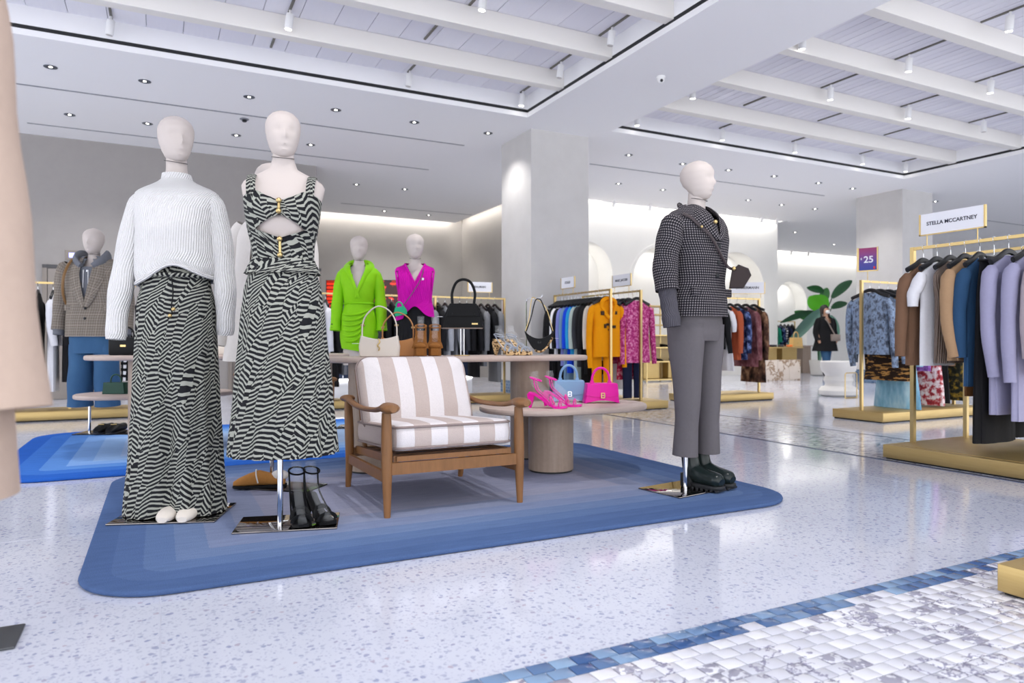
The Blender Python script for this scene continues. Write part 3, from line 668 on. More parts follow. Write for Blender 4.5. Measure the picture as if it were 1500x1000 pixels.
M_clear = leather('clear_vinyl', '#9aa3b2', .1)
for i, px in enumerate((740, 758)):
    sandal('leopard print heeled sandal of the pair on the handbag console', (onY(px, 4.40), 4.40, TZ), -TH+.75, M_leo, .09, .02, M_clear, True, False, .1, 'pair of leopard sandals', .05)
# ------------------------------------------------------------------ textiles
def m_zebra():
    n = NT('zebra_print', .75, 0, .25); uv = n.coord('UV'); x = n.xyz(uv)
    nz = n.noise(uv, 9, 2); nz2 = n.xyz(n.noise(uv, 5, 2, .5, 'Color'))
    cell = n.comb(n.math('MULTIPLY', x[0], 25), n.math('MULTIPLY', x[1], 6)); cc = n.xyz(n.voro(cell, 1, 'Color', rnd=.75))
    slope = n.math('MULTIPLY', n.math('SUBTRACT', cc[0], .5), 2.5)
    freq = n.math('MULTIPLY_ADD', n.math('GREATER_THAN', cc[1], .93), -24.0, 48.0)
    ph = n.math('ADD', n.math('MULTIPLY', n.math('ADD', x[1], n.math('MULTIPLY', x[0], slope)), freq), n.math('MULTIPLY_ADD', nz, 1.6, n.math('MULTIPLY', cc[2], 1.0)))
    s = n.math('SINE', n.math('MULTIPLY', ph, 6.283)); f = n.math('GREATER_THAN', s, .2)
    n.col(n.mix(f, '#121319', '#9fa198')); return n.m
M_zebra = m_zebra()
def m_knit(name, c, period=.011, axis=0, depth_=.004, kind='UV', strength=.6):
    n = NT(name, .9, 0, .15); x = n.xyz(n.coord(kind)); w = n.math('SINE', n.math('MULTIPLY', x[axis], 6.283/period)); v = n.math('SINE', n.math('MULTIPLY', x[1-axis if kind == 'UV' else 2], 6.283/.008))
    k = n.math('MULTIPLY_ADD', w, .06, .94); n.col(n.mix(1.0, c, n.comb(k, k, k), 'MULTIPLY')); n.bump(n.math('MULTIPLY_ADD', v, .2, w), strength, depth_); return n.m
M_sweater = m_knit('white_knit', '#e6e5e5')
def m_check(name, a, b, c, px, py, th=.5, line=None):
    n = NT(name, .9, 0, .15); uv = n.coord('UV'); x = n.xyz(uv)
    fx = n.math('FRACT', n.math('MULTIPLY', x[0], 1/px)); fy = n.math('FRACT', n.math('MULTIPLY', x[1], 1/py))
    gx = n.math('LESS_THAN', fx, th); gy = n.math('LESS_THAN', fy, th); s = n.math('ADD', gx, gy)
    c0 = n.mix(n.math('GREATER_THAN', s, 1.5), n.mix(n.math('GREATER_THAN', s, .5), a, b), c)
    if line:
        lx = n.math('LESS_THAN', n.math('FRACT', n.math('MULTIPLY', x[0], 1/(px*4.0))), .04); ly = n.math('LESS_THAN', n.math('FRACT', n.math('MULTIPLY', x[1], 1/(py*4.0))), .04)
        c0 = n.mix(n.math('MULTIPLY', n.math('MAXIMUM', lx, ly), .6), c0, line)
    f = n.noise(uv, 400, 3); k = n.math('MULTIPLY_ADD', f, .7, .65); n.col(n.mix(1.0, c0, n.comb(k, k, k), 'MULTIPLY')); n.bump(f, .3, .003); return n.m
M_tweed = m_check('grey_tweed', '#131216', '#2e2c33', '#827d80', .0135, .0135, .5); M_plaid = m_check('brown_plaid', '#6f675f', '#7d756c', '#898178', .02, .024, .5, '#a89c90')
def m_denim(name, a, b):
    n = NT(name, .85, 0, .2); v = n.coord('Object', (1, 1, .5)); f = n.noise(n.coord('UV', (900, 90, 1)), 1, 2); n.col(n.mix(n.math('MULTIPLY_ADD', f, .4, n.math('MULTIPLY', n.noise(v, 6, 3), .6)), a, b)); n.bump(f, .2, .002); return n.m
M_denim = m_denim('blue_denim', '#1f3f63', '#4a7198'); M_hood = cloth('grey_jersey', '#6d7078'); M_gtrous = cloth('grey_trouser_wool', '#615d61', .85, .06)
M_lime = cloth('lime_crepe', '#86cc10', .6, .05); M_mag = m_knit('magenta_knit', '#dc14b4', .02, 0, .006); M_blackc = cloth('black_cloth', '#18181b', .8, .1); M_ivory = cloth('ivory_wool', '#ddd8d3', .9, .05); M_beige = cloth('beige_wool', '#b9a496', .9, .06)
M_skin = plain('mannequin_shell', '#c4bab5', .6); M_seam = plain('seam_dark', '#3a3635', .6)
# ------------------------------------------------------------------ mannequin pieces (local: faces -Y, +X is its own left, standing on z 0)
BODY = [(.80, (.150, .100, 0)), (.93, (.168, .112, .008)), (1.05, (.145, .098, 0)), (1.15, (.116, .086, 0)), (1.25, (.128, .096, -.004)), (1.34, (.143, .114, -.014)), (1.42, (.160, .104, -.006)), (1.475, (.176, .086, .004)), (1.51, (.180, .070, .01)), (1.535, (.160, .060, .012)), (1.558, (.105, .055, .012)), (1.585, (.058, .053, .008)), (1.63, (.046, .050, .0)), (1.70, (.044, .049, -.006))]
def ring_pts(z, rx, ry, cx=0, cy=0, n=40, p=2.0, fold=None):
    o = []
    for j in range(n):
        a = pi/2+2*pi*j/n; c, s = cos(a), sin(a); m = 1+(fold(a, z) if fold else 0)
        o.append((cx+rx*m*math.copysign(abs(c)**(2/p), c), cy+ry*m*math.copysign(abs(s)**(2/p), s), z))
    return o
def shell(tab, z0, z1, rows, n=48, p=2.2, fold=None, drop=None, zfun=None, cap=False):
    "tab [(z,(rx,ry,cy))] lofted between z0 (hem) and z1; drop(x,y,z) removes faces; zfun(x,y,z,t) edits heights"
    b = MB(); rg = []
    for i in range(rows+1):
        t = i/rows; z = z0+(z1-z0)*t; v = lerp1(tab, z); r = ring_pts(z, v[0], v[1], v[3] if len(v) > 3 else 0, v[2], n, p, fold)
        if zfun: r = [(x, y, zfun(x, y, zz, t)) for x, y, zz in r]
        rg.append(r)
    b.loft(rg, False, cap)
    if drop:
        keep = []
        for f, u in zip(b.f, b.uv):
            c = sum((b.v[k] for k in f), Vector())/len(f)
            if not drop(c.x, c.y, c.z): keep.append((f, u))
        b.f = [k[0] for k in keep]; b.uv = [k[1] for k in keep]
    return b
def vneck(zv, slope, half=.2): return lambda x, y, z: y < -.0 and abs(x) < half and z > zv+slope*abs(x)
def head_mesh(sc=1.0):
    rows = 26; n = 40; rg = []
    W = [(0, .022), (.05, .040), (.12, .052), (.25, .064), (.4, .073), (.55, .079), (.7, .080), (.82, .071), (.91, .053), (.97, .028), (1, .004)]
    Fr = [(0, .052), (.05, .068), (.12, .079), (.25, .086), (.4, .090), (.55, .092), (.7, .090), (.82, .078), (.91, .056), (.97, .029), (1, .004)]
    Bk = [(0, .008), (.05, .014), (.12, .028), (.25, .058), (.4, .088), (.55, .103), (.7, .104), (.82, .088), (.91, .064), (.97, .032), (1, .004)]
    for i in range(rows+1):
        t = i/rows; w, f, k = lerp1(W, t), lerp1(Fr, t), lerp1(Bk, t); r = []
        for j in range(n):
            a = 2*pi*j/n; s, c = sin(a), cos(a); x = w*s; y = -f*c if c > 0 else -k*c
            if c > 0:
                y -= .017*exp(-((x/.011)**2))*exp(-(((t-.40)/.085)**2))*(1 if t < .42 else .9)   # nose
                y += .010*exp(-(((abs(x)-.032)/.018)**2))*exp(-(((t-.52)/.07)**2))               # eye hollows
                y -= .004*exp(-((x/.02)**2))*exp(-(((t-.24)/.03)**2))                            # lips
                y += .004*exp(-((x/.03)**2))*exp(-(((t-.17)/.03)**2))
            r.append((x*sc, y*sc, .225*t*sc))
        rg.append(r)
    return MB().loft(rg)
def head(t, z, yaw=0, sc=1.0, y=-.012):
    h = head_mesh(sc).build('head', M_skin, t); h.location = (0, y, z); h.rotation_euler = (0, 0, yaw)
    MB().tube([(.0505*sc*sin(a), .002-.0535*sc*cos(a), .004-.012*cos(a)) for a in (-1.9+3.8*i/20 for i in range(21))], .0016, 5).build('neck_seam', M_seam, h)
    return h
def body(t, k=1.0, z0=.80):
    b = shell([(z*k, (v[0]*1.0, v[1]*1.0, v[2])) for z, v in BODY], z0, 1.70*k, 46, 44, 2.15, cap=True)
    return b.build('body', M_skin, t)
def plate(t, x0, x1, y0, y1, mat=None):
    p = MB().slab((x0+x1)/2, (y0+y1)/2, 0, .008, (x1-x0)/2, (y1-y0)/2, .004, .002, 2).build('base_plate', mat or M_mirror, t); return p
def pole(t, x, y, z1, r=.0125): return MB().cyl(x, y, .008, z1, r, 16).build('pole', M_chrome, t)
def sleeve(t, pts, r, mat, r2=None, n=16, name='sleeve', k=6):
    P = cr(pts, k); b = MB()
    b.tube(P, lambda q: lerp1(r, q)*(1+.04*sin(q*23+len(pts))), n, (lambda q: lerp1(r2, q)) if r2 else None, (0, 1, 0), False)
    return b.build(name, mat, t)
def folds(k, amp, z_top, z_bot, ph=0, sh=1.0):
    def f(a, z):
        q = min(1, max(0, (z_top-z)/(z_top-z_bot)))**sh
        return amp*q*(.6*sin(k*a+ph+1.3*sin(2*a+z*2))+.4*sin((k*2-3)*a+ph*2.1+z*3))
    return f
def front_y(tab, x, z, p=2.2, fold=None):
    v = lerp1(tab, z); u = min(.999, abs(x)/v[0]); return v[2]-v[1]*(1-u**p)**(1/p)
def root(name, label, px, D, dz, yaw): return thing(name, label, 'mannequin', (*at(px, D), dz), -TH+yaw)

# ---- white sweater and zebra trousers
t = root('mannequin', 'mannequin in a white knit sweater and wide zebra print trousers', 259, 3.36, RUGZ, .12)
K = 1.012; body(t, K); head(t, 1.682, .6, 1.0)
plate(t, -.235, .235, -.21, .16); 
SW = [(1.08, (.172, .13, 0)), (1.16, (.188, .142, 0)), (1.25, (.186, .136, -.005)), (1.36, (.178, .140, -.012)), (1.45, (.186, .126, -.004)), (1.50, (.196, .104, .004)), (1.54, (.190, .088, .008)), (1.565, (.150, .076, .010)), (1.585, (.095, .070, .010)), (1.603, (.070, .066, .006)), (1.628, (.064, .064, .0))]
def hem(x, y, z, q):
    w = max(0, 1-q/.28); c = exp(-((x-.02)/.11)**2)*(1 if y < 0 else .0)
    return z+w*(.075*c+.012*sin(9*x))
s = shell(SW, 1.105, 1.628, 40, 64, 2.15, folds(7, .012, 1.4, 1.1), None, hem).build('sweater', M_sweater, t)
# turned-in roll of the hem
MB().tube([(v[0], v[1], hem(v[0], v[1], 1.108, 0)) for v in ring_pts(1.108, .176, .134, 0, 0, 48, 2.15)]+[(0, .134, 1.108)], .010, 8).build('hem_roll', M_sweater, s)
sleeve(s, [(-.135, .005, 1.52), (-.178, 0, 1.44), (-.226, -.01, 1.2), (-.252, -.03, 1.0), (-.258, -.045, .835)], [(0, .04), (.2, .058), (.6, .054), (.93, .045), (1, .041)], M_sweater)
sleeve(s, [(.135, .005, 1.52), (.178, 0, 1.44), (.215, .0, 1.2), (.226, .0, 1.0), (.218, .02, .86)], [(0, .04), (.2, .058), (.6, .052), (.93, .042), (1, .038)], M_sweater)
PT = [(.02, (.222, .165, -.01)), (.3, (.206, .15, 0)), (.6, (.192, .142, 0)), (.85, (.180, .136, .002)), (1.0, (.172, .126, .002)), (1.12, (.150, .11, 0)), (1.2, (.135, .1, 0))]
def zfold(a, z):
    q = min(1, max(0, (1.15-z)/1.1)); c = cos(a)
    pinch = -.30*min(1, max(0, (.85-z)/.5))*exp(-(c/.16)**2)
    return pinch+(.012+.04*q)*(.6*sin(15*a+1.2*sin(3*a))+.4*sin(26*a+z*2.5))
def phem(x, y, z, q): return z+max(0, 1-q/.05)*(.03*exp(-(abs(x-.035)/.07)**2) if y < 0 else 0)
p = shell(PT, .012, 1.2, 54, 150, 2.3, zfold, None, phem).build('trousers', M_zebra, t)
MB().tube([(v[0]*1.03, v[1]*1.03, v[2]) for v in ring_pts(1.135, .15, .113, 0, 0, 40, 2.3)]+[(0, .116, 1.135)], .012, 8, .02, (0, 0, 1)).build('waistband', M_zebra, p)
b = MB(); b.tube(cr([(.02, -.125, 1.12), (.03, -.137, 1.05), (.025, -.142, .99), (.03, -.146, .95)], 5), .003, 6); b.build('drawcord', M_blackc, p)
for z in (.975, .945): MB().ball((.022+(z-.945)*.5, -.152, z), .0095, 10, 8).build('bead', M_gold, p)
for i, x in enumerate((.012, .098)):
    rt_ = thing('shoe', 'cream pointed shoe peeking out under the zebra trousers', 'shoe', (t.location.x, t.location.y, RUGZ+.008), -TH+.12, 'cream shoes under the zebra trousers')
    o = shoe_loft([(.1, x, .03, .0, .06), (.0, x, .034, .0, .07), (-.10, x, .040, .0, .058), (-.16, x, .042, .0, .05), (-.20, x, .036, .0, .04), (-.225, x, .020, .002, .026)]).build('upper', M_cream, rt_)
# ---- zebra cut-out dress
t = root('mannequin', 'armless mannequin in a zebra print cut-out dress on a chrome pole', 415, 3.13, RUGZ, .2)
K = 1.01; body(t, K); head(t, 1.642, .22, .95)
plate(t, -.20, .24, -.11, .17); pole(t, -.01, -.03, 1.0)
DB = [(1.10, (.142, .112, 0)), (1.17, (.130, .102, 0)), (1.25, (.134, .106, -.004)), (1.33, (.150, .124, -.014)), (1.40, (.160, .138, -.016)), (1.46, (.166, .124, -.01)), (1.52, (.168, .104, 0))]
dress = bpy.data.objects.new('dress', None); 
def band(zlo, zhi, rows=12, n=96, push=.0, wave=0):
    b = MB(); rg = []
    for i in range(rows+1):
        r = []
        for j in range(n):
            a = pi/2+2*pi*j/n; phi = atan2(sin(a+pi/2), cos(a+pi/2)); z = zlo(phi)+(zhi(phi)-zlo(phi))*i/rows
            v = lerp1(DB, z); g = 1+push+wave*sin(26*a+z*9); c, s = cos(a), sin(a)
            r.append((v[0]*g*math.copysign(abs(c)**.93, c), v[2]+v[1]*g*math.copysign(abs(s)**.93, s), z))
        rg.append(r)
    return b.loft(rg, False, False)
def ztop(f): f = abs(f); return lerp1([(0, 1.43), (.25, 1.45), (.6, 1.478), (1.0, 1.468), (1.5, 1.45), (3.2, 1.41)], f)
def zub(f): f = abs(f); return 1.311+(.058*(1-(f/.72)**1.2) if f < .72 else 0)
def zlt(f): f = abs(f); return 1.311-(.036*(1-f/.72) if f < .72 else 0)-.0005
sk = shell([(.3, (.232, .19, 0)), (.6, (.208, .168, 0)), (.9, (.182, .145, 0)), (1.05, (.166, .13, 0)), (1.14, (.145, .113, 0)), (1.19, (.134, .106, 0))], .325, 1.185, 40, 168, 2.15, folds(13, .06, 1.19, .33, .5, .7)).build('skirt', M_zebra, t)
MB_b = band(zub, ztop, 14, 96, .012, .006).build('bust_panel', M_zebra, t); band(lambda f: 1.165, zlt, 12, 96, .012, .006).build('waist_panel', M_zebra, t)
b = shell([(1.115, (.166, .132, 0)), (1.15, (.152, .12, 0)), (1.19, (.137, .109, 0))], 1.125, 1.19, 6, 120, 2.15, folds(19, .04, 1.19, 1.12)).build('peplum_frill', M_zebra, t)
for s in (-1, 1):
    x = s*.122; P = cr([(x, front_y(DB, x, 1.462)-.004, 1.462), (x*1.03, -.085, 1.52), (x*1.04, -.02, 1.562), (x*1.03, .045, 1.55), (x*.95, .085, 1.49), (x*.9, .1, 1.43)], 6)
    MB().tube(P, .004, 8, .019, (0, -.3, 1)).build('strap', M_zebra, t)
for z in (1.428, 1.382, 1.268, 1.2):
    MB().ball((0, front_y(DB, 0, z)-.014, z), .012, 12, 8).build('gold_button', M_gold, t)
for za, zb in ((1.428, 1.382), (1.268, 1.2)): MB().tube([(0, front_y(DB, 0, za)-.008, za), (0, front_y(DB, 0, zb)-.008, zb)], .006, 8).build('button_loop', M_gold, t)
bpy.data.objects.remove(dress)
for i, (px, D) in enumerate(((438, 3.17), (466, 3.2))):
    sandal('black strappy high sandal on the mirrored plate under the zebra dress', (*at(px, D), RUGZ+.008), -TH+.45+.3*i, M_lblack, .1, .008, None, True, False, .15, 'black sandals under the zebra dress', .12, .0045)
# ---- ivory coat mannequin behind the dress
t = root('mannequin', 'mannequin in an ivory coat standing behind the zebra dress', 398, 4.0, RUGZ, -.25)
K = .985; body(t, K); head(t, 1.615, .1, 1.03); pole(t, 0, 0, .9); plate(t, -.14, .30, -.13, .1, plain('dark_plate', '#2a2727', .15, .8))
CT = [(.70, (.285, .2, 0)), (.9, (.255, .175, 0)), (1.1, (.225, .15, 0)), (1.3, (.205, .14, -.005)), (1.42, (.205, .125, 0)), (1.48, (.2, .1, .005)), (1.52, (.17, .08, .01)), (1.56, (.09, .07, .01))]
c = shell(CT, .715, 1.56, 30, 60, 2.2, folds(6, .03, 1.4, .7), vneck(.72, 9.0, .1)).build('coat', M_ivory, t)
sleeve(c, [(-.17, 0, 1.50), (-.21, .0, 1.4), (-.25, -.03, 1.1), (-.275, -.07, .8)], [(0, .055), (.3, .068), (1, .06)], M_ivory)
sleeve(c, [(.17, 0, 1.50), (.21, .0, 1.4), (.25, -.03, 1.1), (.26, -.06, .8)], [(0, .055), (.3, .068), (1, .06)], M_ivory)
for s in (-1, 1): MB().tube(cr([(s*.02, .085, 1.56), (s*.075, .02, 1.555), (s*.085, -.09, 1.48), (s*.075, -.15, 1.3), (s*.06, -.165, 1.05)], 5), .006, 8, lambda q: .03+.03*sin(pi*q), (.3*s, -1, 0)).build('lapel', M_ivory, c)
mr = thing('mule', 'tan suede mule with white shearling lining on a dark plate', 'shoe', (*at(385, 3.93), RUGZ+.008), -TH-1.35)
sh = shoe_loft([(.12, 0, .034, .012, .05), (.05, 0, .038, .012, .075), (-.02, 0, .043, .012, .095), (-.08, 0, .046, .012, .075), (-.13, 0, .040, .012, .052), (-.155, 0, .022, .014, .035)]).build('upper', cloth('tan_suede', '#b07a40'), mr)
MB().slab(0, -.015, 0, .014, .046, .145, .045, .003, 8).build('sole', M_blackc, mr); MB().ball((0, .09, .06), .042, 14, 8, (.95, 1.2, .75)).build('shearling', M_ivory, mr)
MB().tube(cr([(-.046, -.02, .03), (-.04, -.03, .07), (0, -.035, .098), (.04, -.03, .07), (.046, -.02, .03)], 4), .004, 6).build('stitched_edge', M_ivory, mr)
# ---- tweed blazer mannequin
DT = 3.95; t = root('mannequin', 'mannequin in a grey tweed blazer and grey trousers with black boots', 1020, DT, RUGZ, .62)
K = .98; body(t, K, .93); head(t, 1.622, .28, 1.0)
BT = [(.95, (.192, .148, 0)), (1.05, (.190, .142, 0)), (1.16, (.176, .13, 0)), (1.28, (.184, .138, -.006)), (1.40, (.204, .14, -.006)), (1.47, (.214, .124, 0)), (1.515, (.212, .104, .006)), (1.548, (.172, .088, .010)), (1.572, (.108, .078, .012)), (1.595, (.078, .072, .008))]
bl = shell(BT, .965, 1.595, 44, 72, 2.3, folds(5, .012, 1.3, .95), vneck(1.40, 2.1, .1)).build('blazer', M_tweed, t)
for s in (-1, 1):
    ox, oy = (0, 0) if s < 0 else (-.07, .09)
    sleeve(bl, [(s*.165, .0, 1.50), (s*.215+ox*.3, -.005+oy*.3, 1.43), (s*.255+ox, oy, 1.25), (s*.264+ox, -.02+oy, 1.10)], [(0, .045), (.25, .07), (.8, .068), (1, .06)], M_tweed, None, 20)
    cf = sleeve(bl, [(s*.262+ox, -.015+oy, 1.13), (s*.258+ox, -.03+oy, 1.02), (s*.251+ox, -.045+oy, .905)], [(0, .05), (.5, .046), (.95, .05), (1, .046)], m_knit('ribbed_cuff', '#54525a', .012), None, 18, 'ribbed_cuff')
    MB().tube(cr([(s*.004, .07, 1.568), (s*.066, .045, 1.582), (s*.086, -.03, 1.568), (s*.075, -.115, 1.50), (s*.035, -.152, 1.42), (0, -.158, 1.385)], 6), lambda q: .003+.006*min(1, q*4), 8, lambda q: .006+.05*sin(pi*min(1, q*.98+.02))**1.1, (.35*s, -1, .25)).build('lapel', M_tweed, bl)
    MB().slab(s*.1, front_y(BT, .1, 1.1)+.012, 1.075, 1.12, .062, .012, .004, .004, 2).build('pocket_flap', M_tweed, bl)
for z in (1.35, 1.26, 1.19): MB().ball((.012, front_y(BT, .0, z)-.006, z), .013, 12, 6, (1, .5, 1)).build('button', M_black, bl)
MB().ball((-.045, -.168, 1.475), .012, 10, 6).build('brooch', M_gold, bl)
TR = [(.76, (.160, .098, .004)), (.80, (.164, .108, .005)), (.88, (.172, .126, .006)), (.95, (.165, .12, .004)), (1.06, (.135, .1, 0))]
tb = shell(TR, .83, 1.06, 10, 44, 2.3)
for s in (-1, 1):
    P = [(s*.082, .006, .92), (s*.084, .004, .8), (s*.085, -.004, .62), (s*.087, -.008, .45), (s*.091, -.004, .32), (s*.095, .0, .19)]
    tb.tube(cr(P, 6), lambda q: lerp1([(0, .118), (.18, .113), (.4, .088), (.7, .068), (1, .074)], q), 24, lambda q: lerp1([(0, .086), (.2, .081), (.5, .064), (.75, .06), (1, .067)], q), (0, 1, 0), False)
tb.build('trousers', M_gtrous, t)
plate(t, -.30, .16, -.14, .16); pole(t, -.115, -.02, .9, .013)
M_boot = leather('boot_leather', '#1d2626', .22)
for s, y in ((-1, 0), (1, .0)):
    r_ = thing('ankle_boot', 'black chelsea ankle boot with chunky heel under the grey trousers', 'boot', (t.location.x, t.location.y, RUGZ+.008), -TH+.72, 'black boots of the tweed mannequin'); x = s*.055+.03
    b = MB(); P = cr([(x, .03, .33), (x, .028, .22), (x, .022, .14), (x, -.0, .085), (x, -.07, .066), (x, -.14, .058), (x, -.18, .05)], 5)
    b.tube(P, lambda q: lerp1([(0, .052), (.3, .05), (.5, .058), (.7, .046), (.9, .04), (1, .02)], q), 18, lambda q: lerp1([(0, .046), (.3, .043), (.55, .044), (.85, .049), (1, .03)], q), (0, -.4, 1)); b.build('upper', M_boot, r_)
    b = MB(); b.slab(x, -.09, .008, .03, .05, .10, .045, .006, 8); b.build('lug_sole', M_black, r_); MB().slab(x, .03, 0, .075, .042, .04, .02, .004, 6).build('heel', M_black, r_)
    for k in range(6): MB().slab(x, -.17+.03*k, 0, .010, .049, .009, .004, .001, 1).build('sole_lug', M_black, r_)
    MB().tube(cr([(x-.02, .085, .31), (x-.012, .095, .355), (x+.012, .095, .355), (x+.02, .085, .31)], 4), .005, 6, .009, (0, 1, 0)).build('pull_tab', M_black, r_)
# crossbody bag hanging from the tweed shoulder
yw = .62; ct, st_ = cos(yw), sin(yw)
def tw(xc, z, off=.012):
    "point on the blazer surface at camera-frame offset xc, returned in the camera-aligned local frame"
    v = lerp1(BT, z); best = None
    for j in range(180):
        a = 2*pi*j/180; c, s = cos(a), sin(a); x = (v[0]+off)*math.copysign(abs(c)**.87, c); y = v[2]+(v[1]+off)*math.copysign(abs(s)**.87, s)
        X = x*ct-y*st_; Y = x*st_+y*ct
        if abs(X-xc) < .012 and (best is None or Y < best[1]): best = (X, Y)
    return (xc, best[1] if best else 0, z)
bgr = thing('crossbody_bag', 'small brown crossbody bag on a strap across the tweed blazer', 'bag', (t.location.x, t.location.y, RUGZ), -TH)
pts = [tw(-.115, 1.52), tw(-.075, 1.50), tw(-.03, 1.455), tw(.03, 1.40), tw(.09, 1.32), tw(.15, 1.245), (.175, -.10, 1.225)]
MB().tube(cr(pts, 5), .004, 8, .009, (0, -1, .2)).build('strap', plain('strap_brown', '#2e2226', .4), bgr)
bb = MB().prism([(-.03, 0), (.045, .01), (.075, .085), (.055, .12), (.0, .135), (-.03, .1)], -.03, .03, .06).build('bag_body', leather('bag_brown', '#241415'), bgr); bb.location = (.185, -.10, 1.115); bb.rotation_euler = (0, .15, -.3)
MB().ball((.17, -.135, 1.225), .012, 10, 6).build('clasp', M_gold, bgr); MB().ball((-.02, tw(-.02, 1.445)[1]-.012, 1.445), .008, 8, 6).build('buckle', M_gold, bgr)
# ---- brown plaid blazer mannequin
t = root('mannequin', 'mannequin in a brown plaid blazer over a grey hoodie and blue jeans', 138, 6.3, RUGZ, .05)
body(t, .985); head(t, 1.61, .0, 1.05); plate(t, -.12, .36, -.14, .14, plain('dark_plate', '#2a2727', .15, .8)); pole(t, -.04, 0, .8)
PB = [(.85, (.235, .155, 0)), (1.0, (.232, .15, 0)), (1.15, (.222, .142, 0)), (1.3, (.23, .145, -.004)), (1.42, (.245, .138, 0)), (1.5, (.25, .115, .005)), (1.54, (.225, .095, .01)), (1.575, (.14, .085, .012)), (1.6, (.09, .078, .01))]
bl = shell(PB, .87, 1.6, 40, 64, 2.4, folds(5, .012, 1.3, .9), vneck(1.14, 4.2, .13)).build('blazer', M_plaid, t)
hd = shell([(z, (v[0]*.93, v[1]*.93, v[2])) for z, v in PB], 1.0, 1.59, 24, 48, 2.3, None, vneck(1.46, 2.2, .1)).build('hoodie', M_hood, t)
for s in (-1, 1):
    sleeve(bl, [(s*.215, 0, 1.52), (s*.26, 0, 1.44), (s*.285, .0, 1.2), (s*.295, -.03, .93)], [(0, .05), (.25, .072), (.8, .062), (1, .056)], M_plaid, None, 18)
    sleeve(hd, [(s*.294, -.028, .95), (s*.296, -.035, .885)], [(0, .045), (1, .042)], M_hood, None, 14, 'cuff')
    MB().tube(cr([(s*.08, .03, 1.59), (s*.095, -.07, 1.55), (s*.10, -.135, 1.42), (s*.065, -.155, 1.28), (s*.012, -.16, 1.13)], 5), .007, 8, lambda q: .012+.042*sin(pi*q)**.7, (.3*s, -1, .1)).build('lapel', M_plaid, bl)
    MB().tube(cr([(0, .11, 1.56), (s*.07, .09, 1.59), (s*.125, .0, 1.6), (s*.12, -.08, 1.55), (s*.05, -.12, 1.49)], 5), lambda q: .03+.02*sin(pi*q), 12, lambda q: .022).build('hood_fold', M_hood, hd)
    MB().slab(s*.13, front_y(PB, .13, 1.12)+.012, 1.1, 1.15, .065, .012, .004, .004, 2).build('pocket_flap', M_plaid, bl)
    MB().tube([(s*.02, -.137, 1.46), (s*.022, -.142, 1.3)], .003, 6).build('drawstring', M_white, hd)
MB().tube([(0, front_y(PB, 0, 1.45)+.012, 1.46), (0, front_y(PB, 0, 1.2)+.012, 1.2)], .005, 6).build('zip', M_chrome, hd)
for z in (1.12, 1.03): MB().ball((.0, front_y(PB, 0, z)-.004, z), .012, 10, 6, (1, .5, 1)).build('button', M_black, bl)
tb = shell([(.7, (.19, .13, 0)), (.85, (.2, .14, 0)), (.98, (.18, .13, 0))], .72, .98, 8, 40, 2.4)
for s in (-1, 1): tb.tube(cr([(s*.105, 0, .8), (s*.11, 0, .6), (s*.118, -.005, .4), (s*.12, 0, .245)], 6), lambda q: .115-.004*sin(q*9), 24, lambda q: .1+.003*sin(q*14), (0, 1, 0), False)
tb.build('jeans', M_denim, t)
sb = thing('shoulder_bag', 'brown bag with a strap on the shoulder of the plaid blazer', 'bag', tuple(t.location), -TH+.05)
MB().tube(cr([(-.13, .06, 1.575), (-.15, -.03, 1.58), (-.165, -.115, 1.5), (-.185, -.15, 1.38), (-.20, -.13, 1.25), (-.215, -.04, 1.15), (-.215, .07, 1.12)], 5), .004, 8, .013, (0, -1, 0)).build('strap', leather('strap_tan', '#7a5a34'), sb); MB().prism([(-.07, 0), (.05, 0), (.055, .13), (-.075, .13)], -.03, .03, .05).build('bag_body', leather('bag_umber', '#4a3520'), sb).location = (-.215, .09, 1.0)
for x in (.1, .21):
    r_ = thing('loafer', 'black loafer with gold bit on the plate under the blue jeans', 'shoe', (t.location.x, t.location.y, RUGZ+.008), -TH+.05, 'black loafers under the jeans')
    shoe_loft([(.1, x, .034, .01, .075), (.03, x, .038, .01, .07), (-.04, x, .042, .01, .085), (-.1, x, .046, .01, .065), (-.14, x, .04, .01, .05), (-.165, x, .022, .012, .03)]).build('upper', M_lblack, r_); MB().slab(x, -.03, 0, .012, .047, .135, .045, .003, 8).build('sole', M_black, r_); MB().tube([(x-.025, -.075, .078), (x+.025, -.075, .078)], .004, 6).build('bit', M_gold, r_)
# ---- lime dress mannequin
t = root('mannequin', 'mannequin in a lime green draped shirt dress', 526, 6.75, RUGZ, .08)
body(t, .985, .6); head(t, 1.61, .12, 1.05); plate(t, -.2, .2, -.15, .15, plain('dark_plate', '#2a2727', .15, .8)); pole(t, .05, .02, .9)
LD = [(.70, (.165, .125, 0)), (.9, (.178, .132, .002)), (1.05, (.168, .122, 0)), (1.18, (.138, .105, 0)), (1.3, (.152, .122, -.01)), (1.4, (.176, .125, -.008)), (1.48, (.196, .105, 0)), (1.525, (.178, .085, .008)), (1.555, (.11, .075, .01)), (1.59, (.075, .068, .006))]
def drape(a, z): return (.02*sin(8*a+z*22) if z < 1.2 else .012*sin(7*a+z*14))
def lhem(x, y, z, q): return z+max(0, 1-q/.1)*(-.04*x*4)
dr = shell(LD, .735, 1.585, 50, 64, 2.2, drape, vneck(1.30, 3.0, .1), lhem).build('dress', M_lime, t)
for k in range(6): MB().tube(cr([(.12, -.085+.002*k, 1.13-.005*k), (.02, -.135, 1.09-.045*k), (-.1, -.115, 1.08-.05*k), (-.155, -.05, 1.09-.045*k)], 5), lambda q: .004+.009*sin(pi*q), 8).build('drape_fold', M_lime, dr)
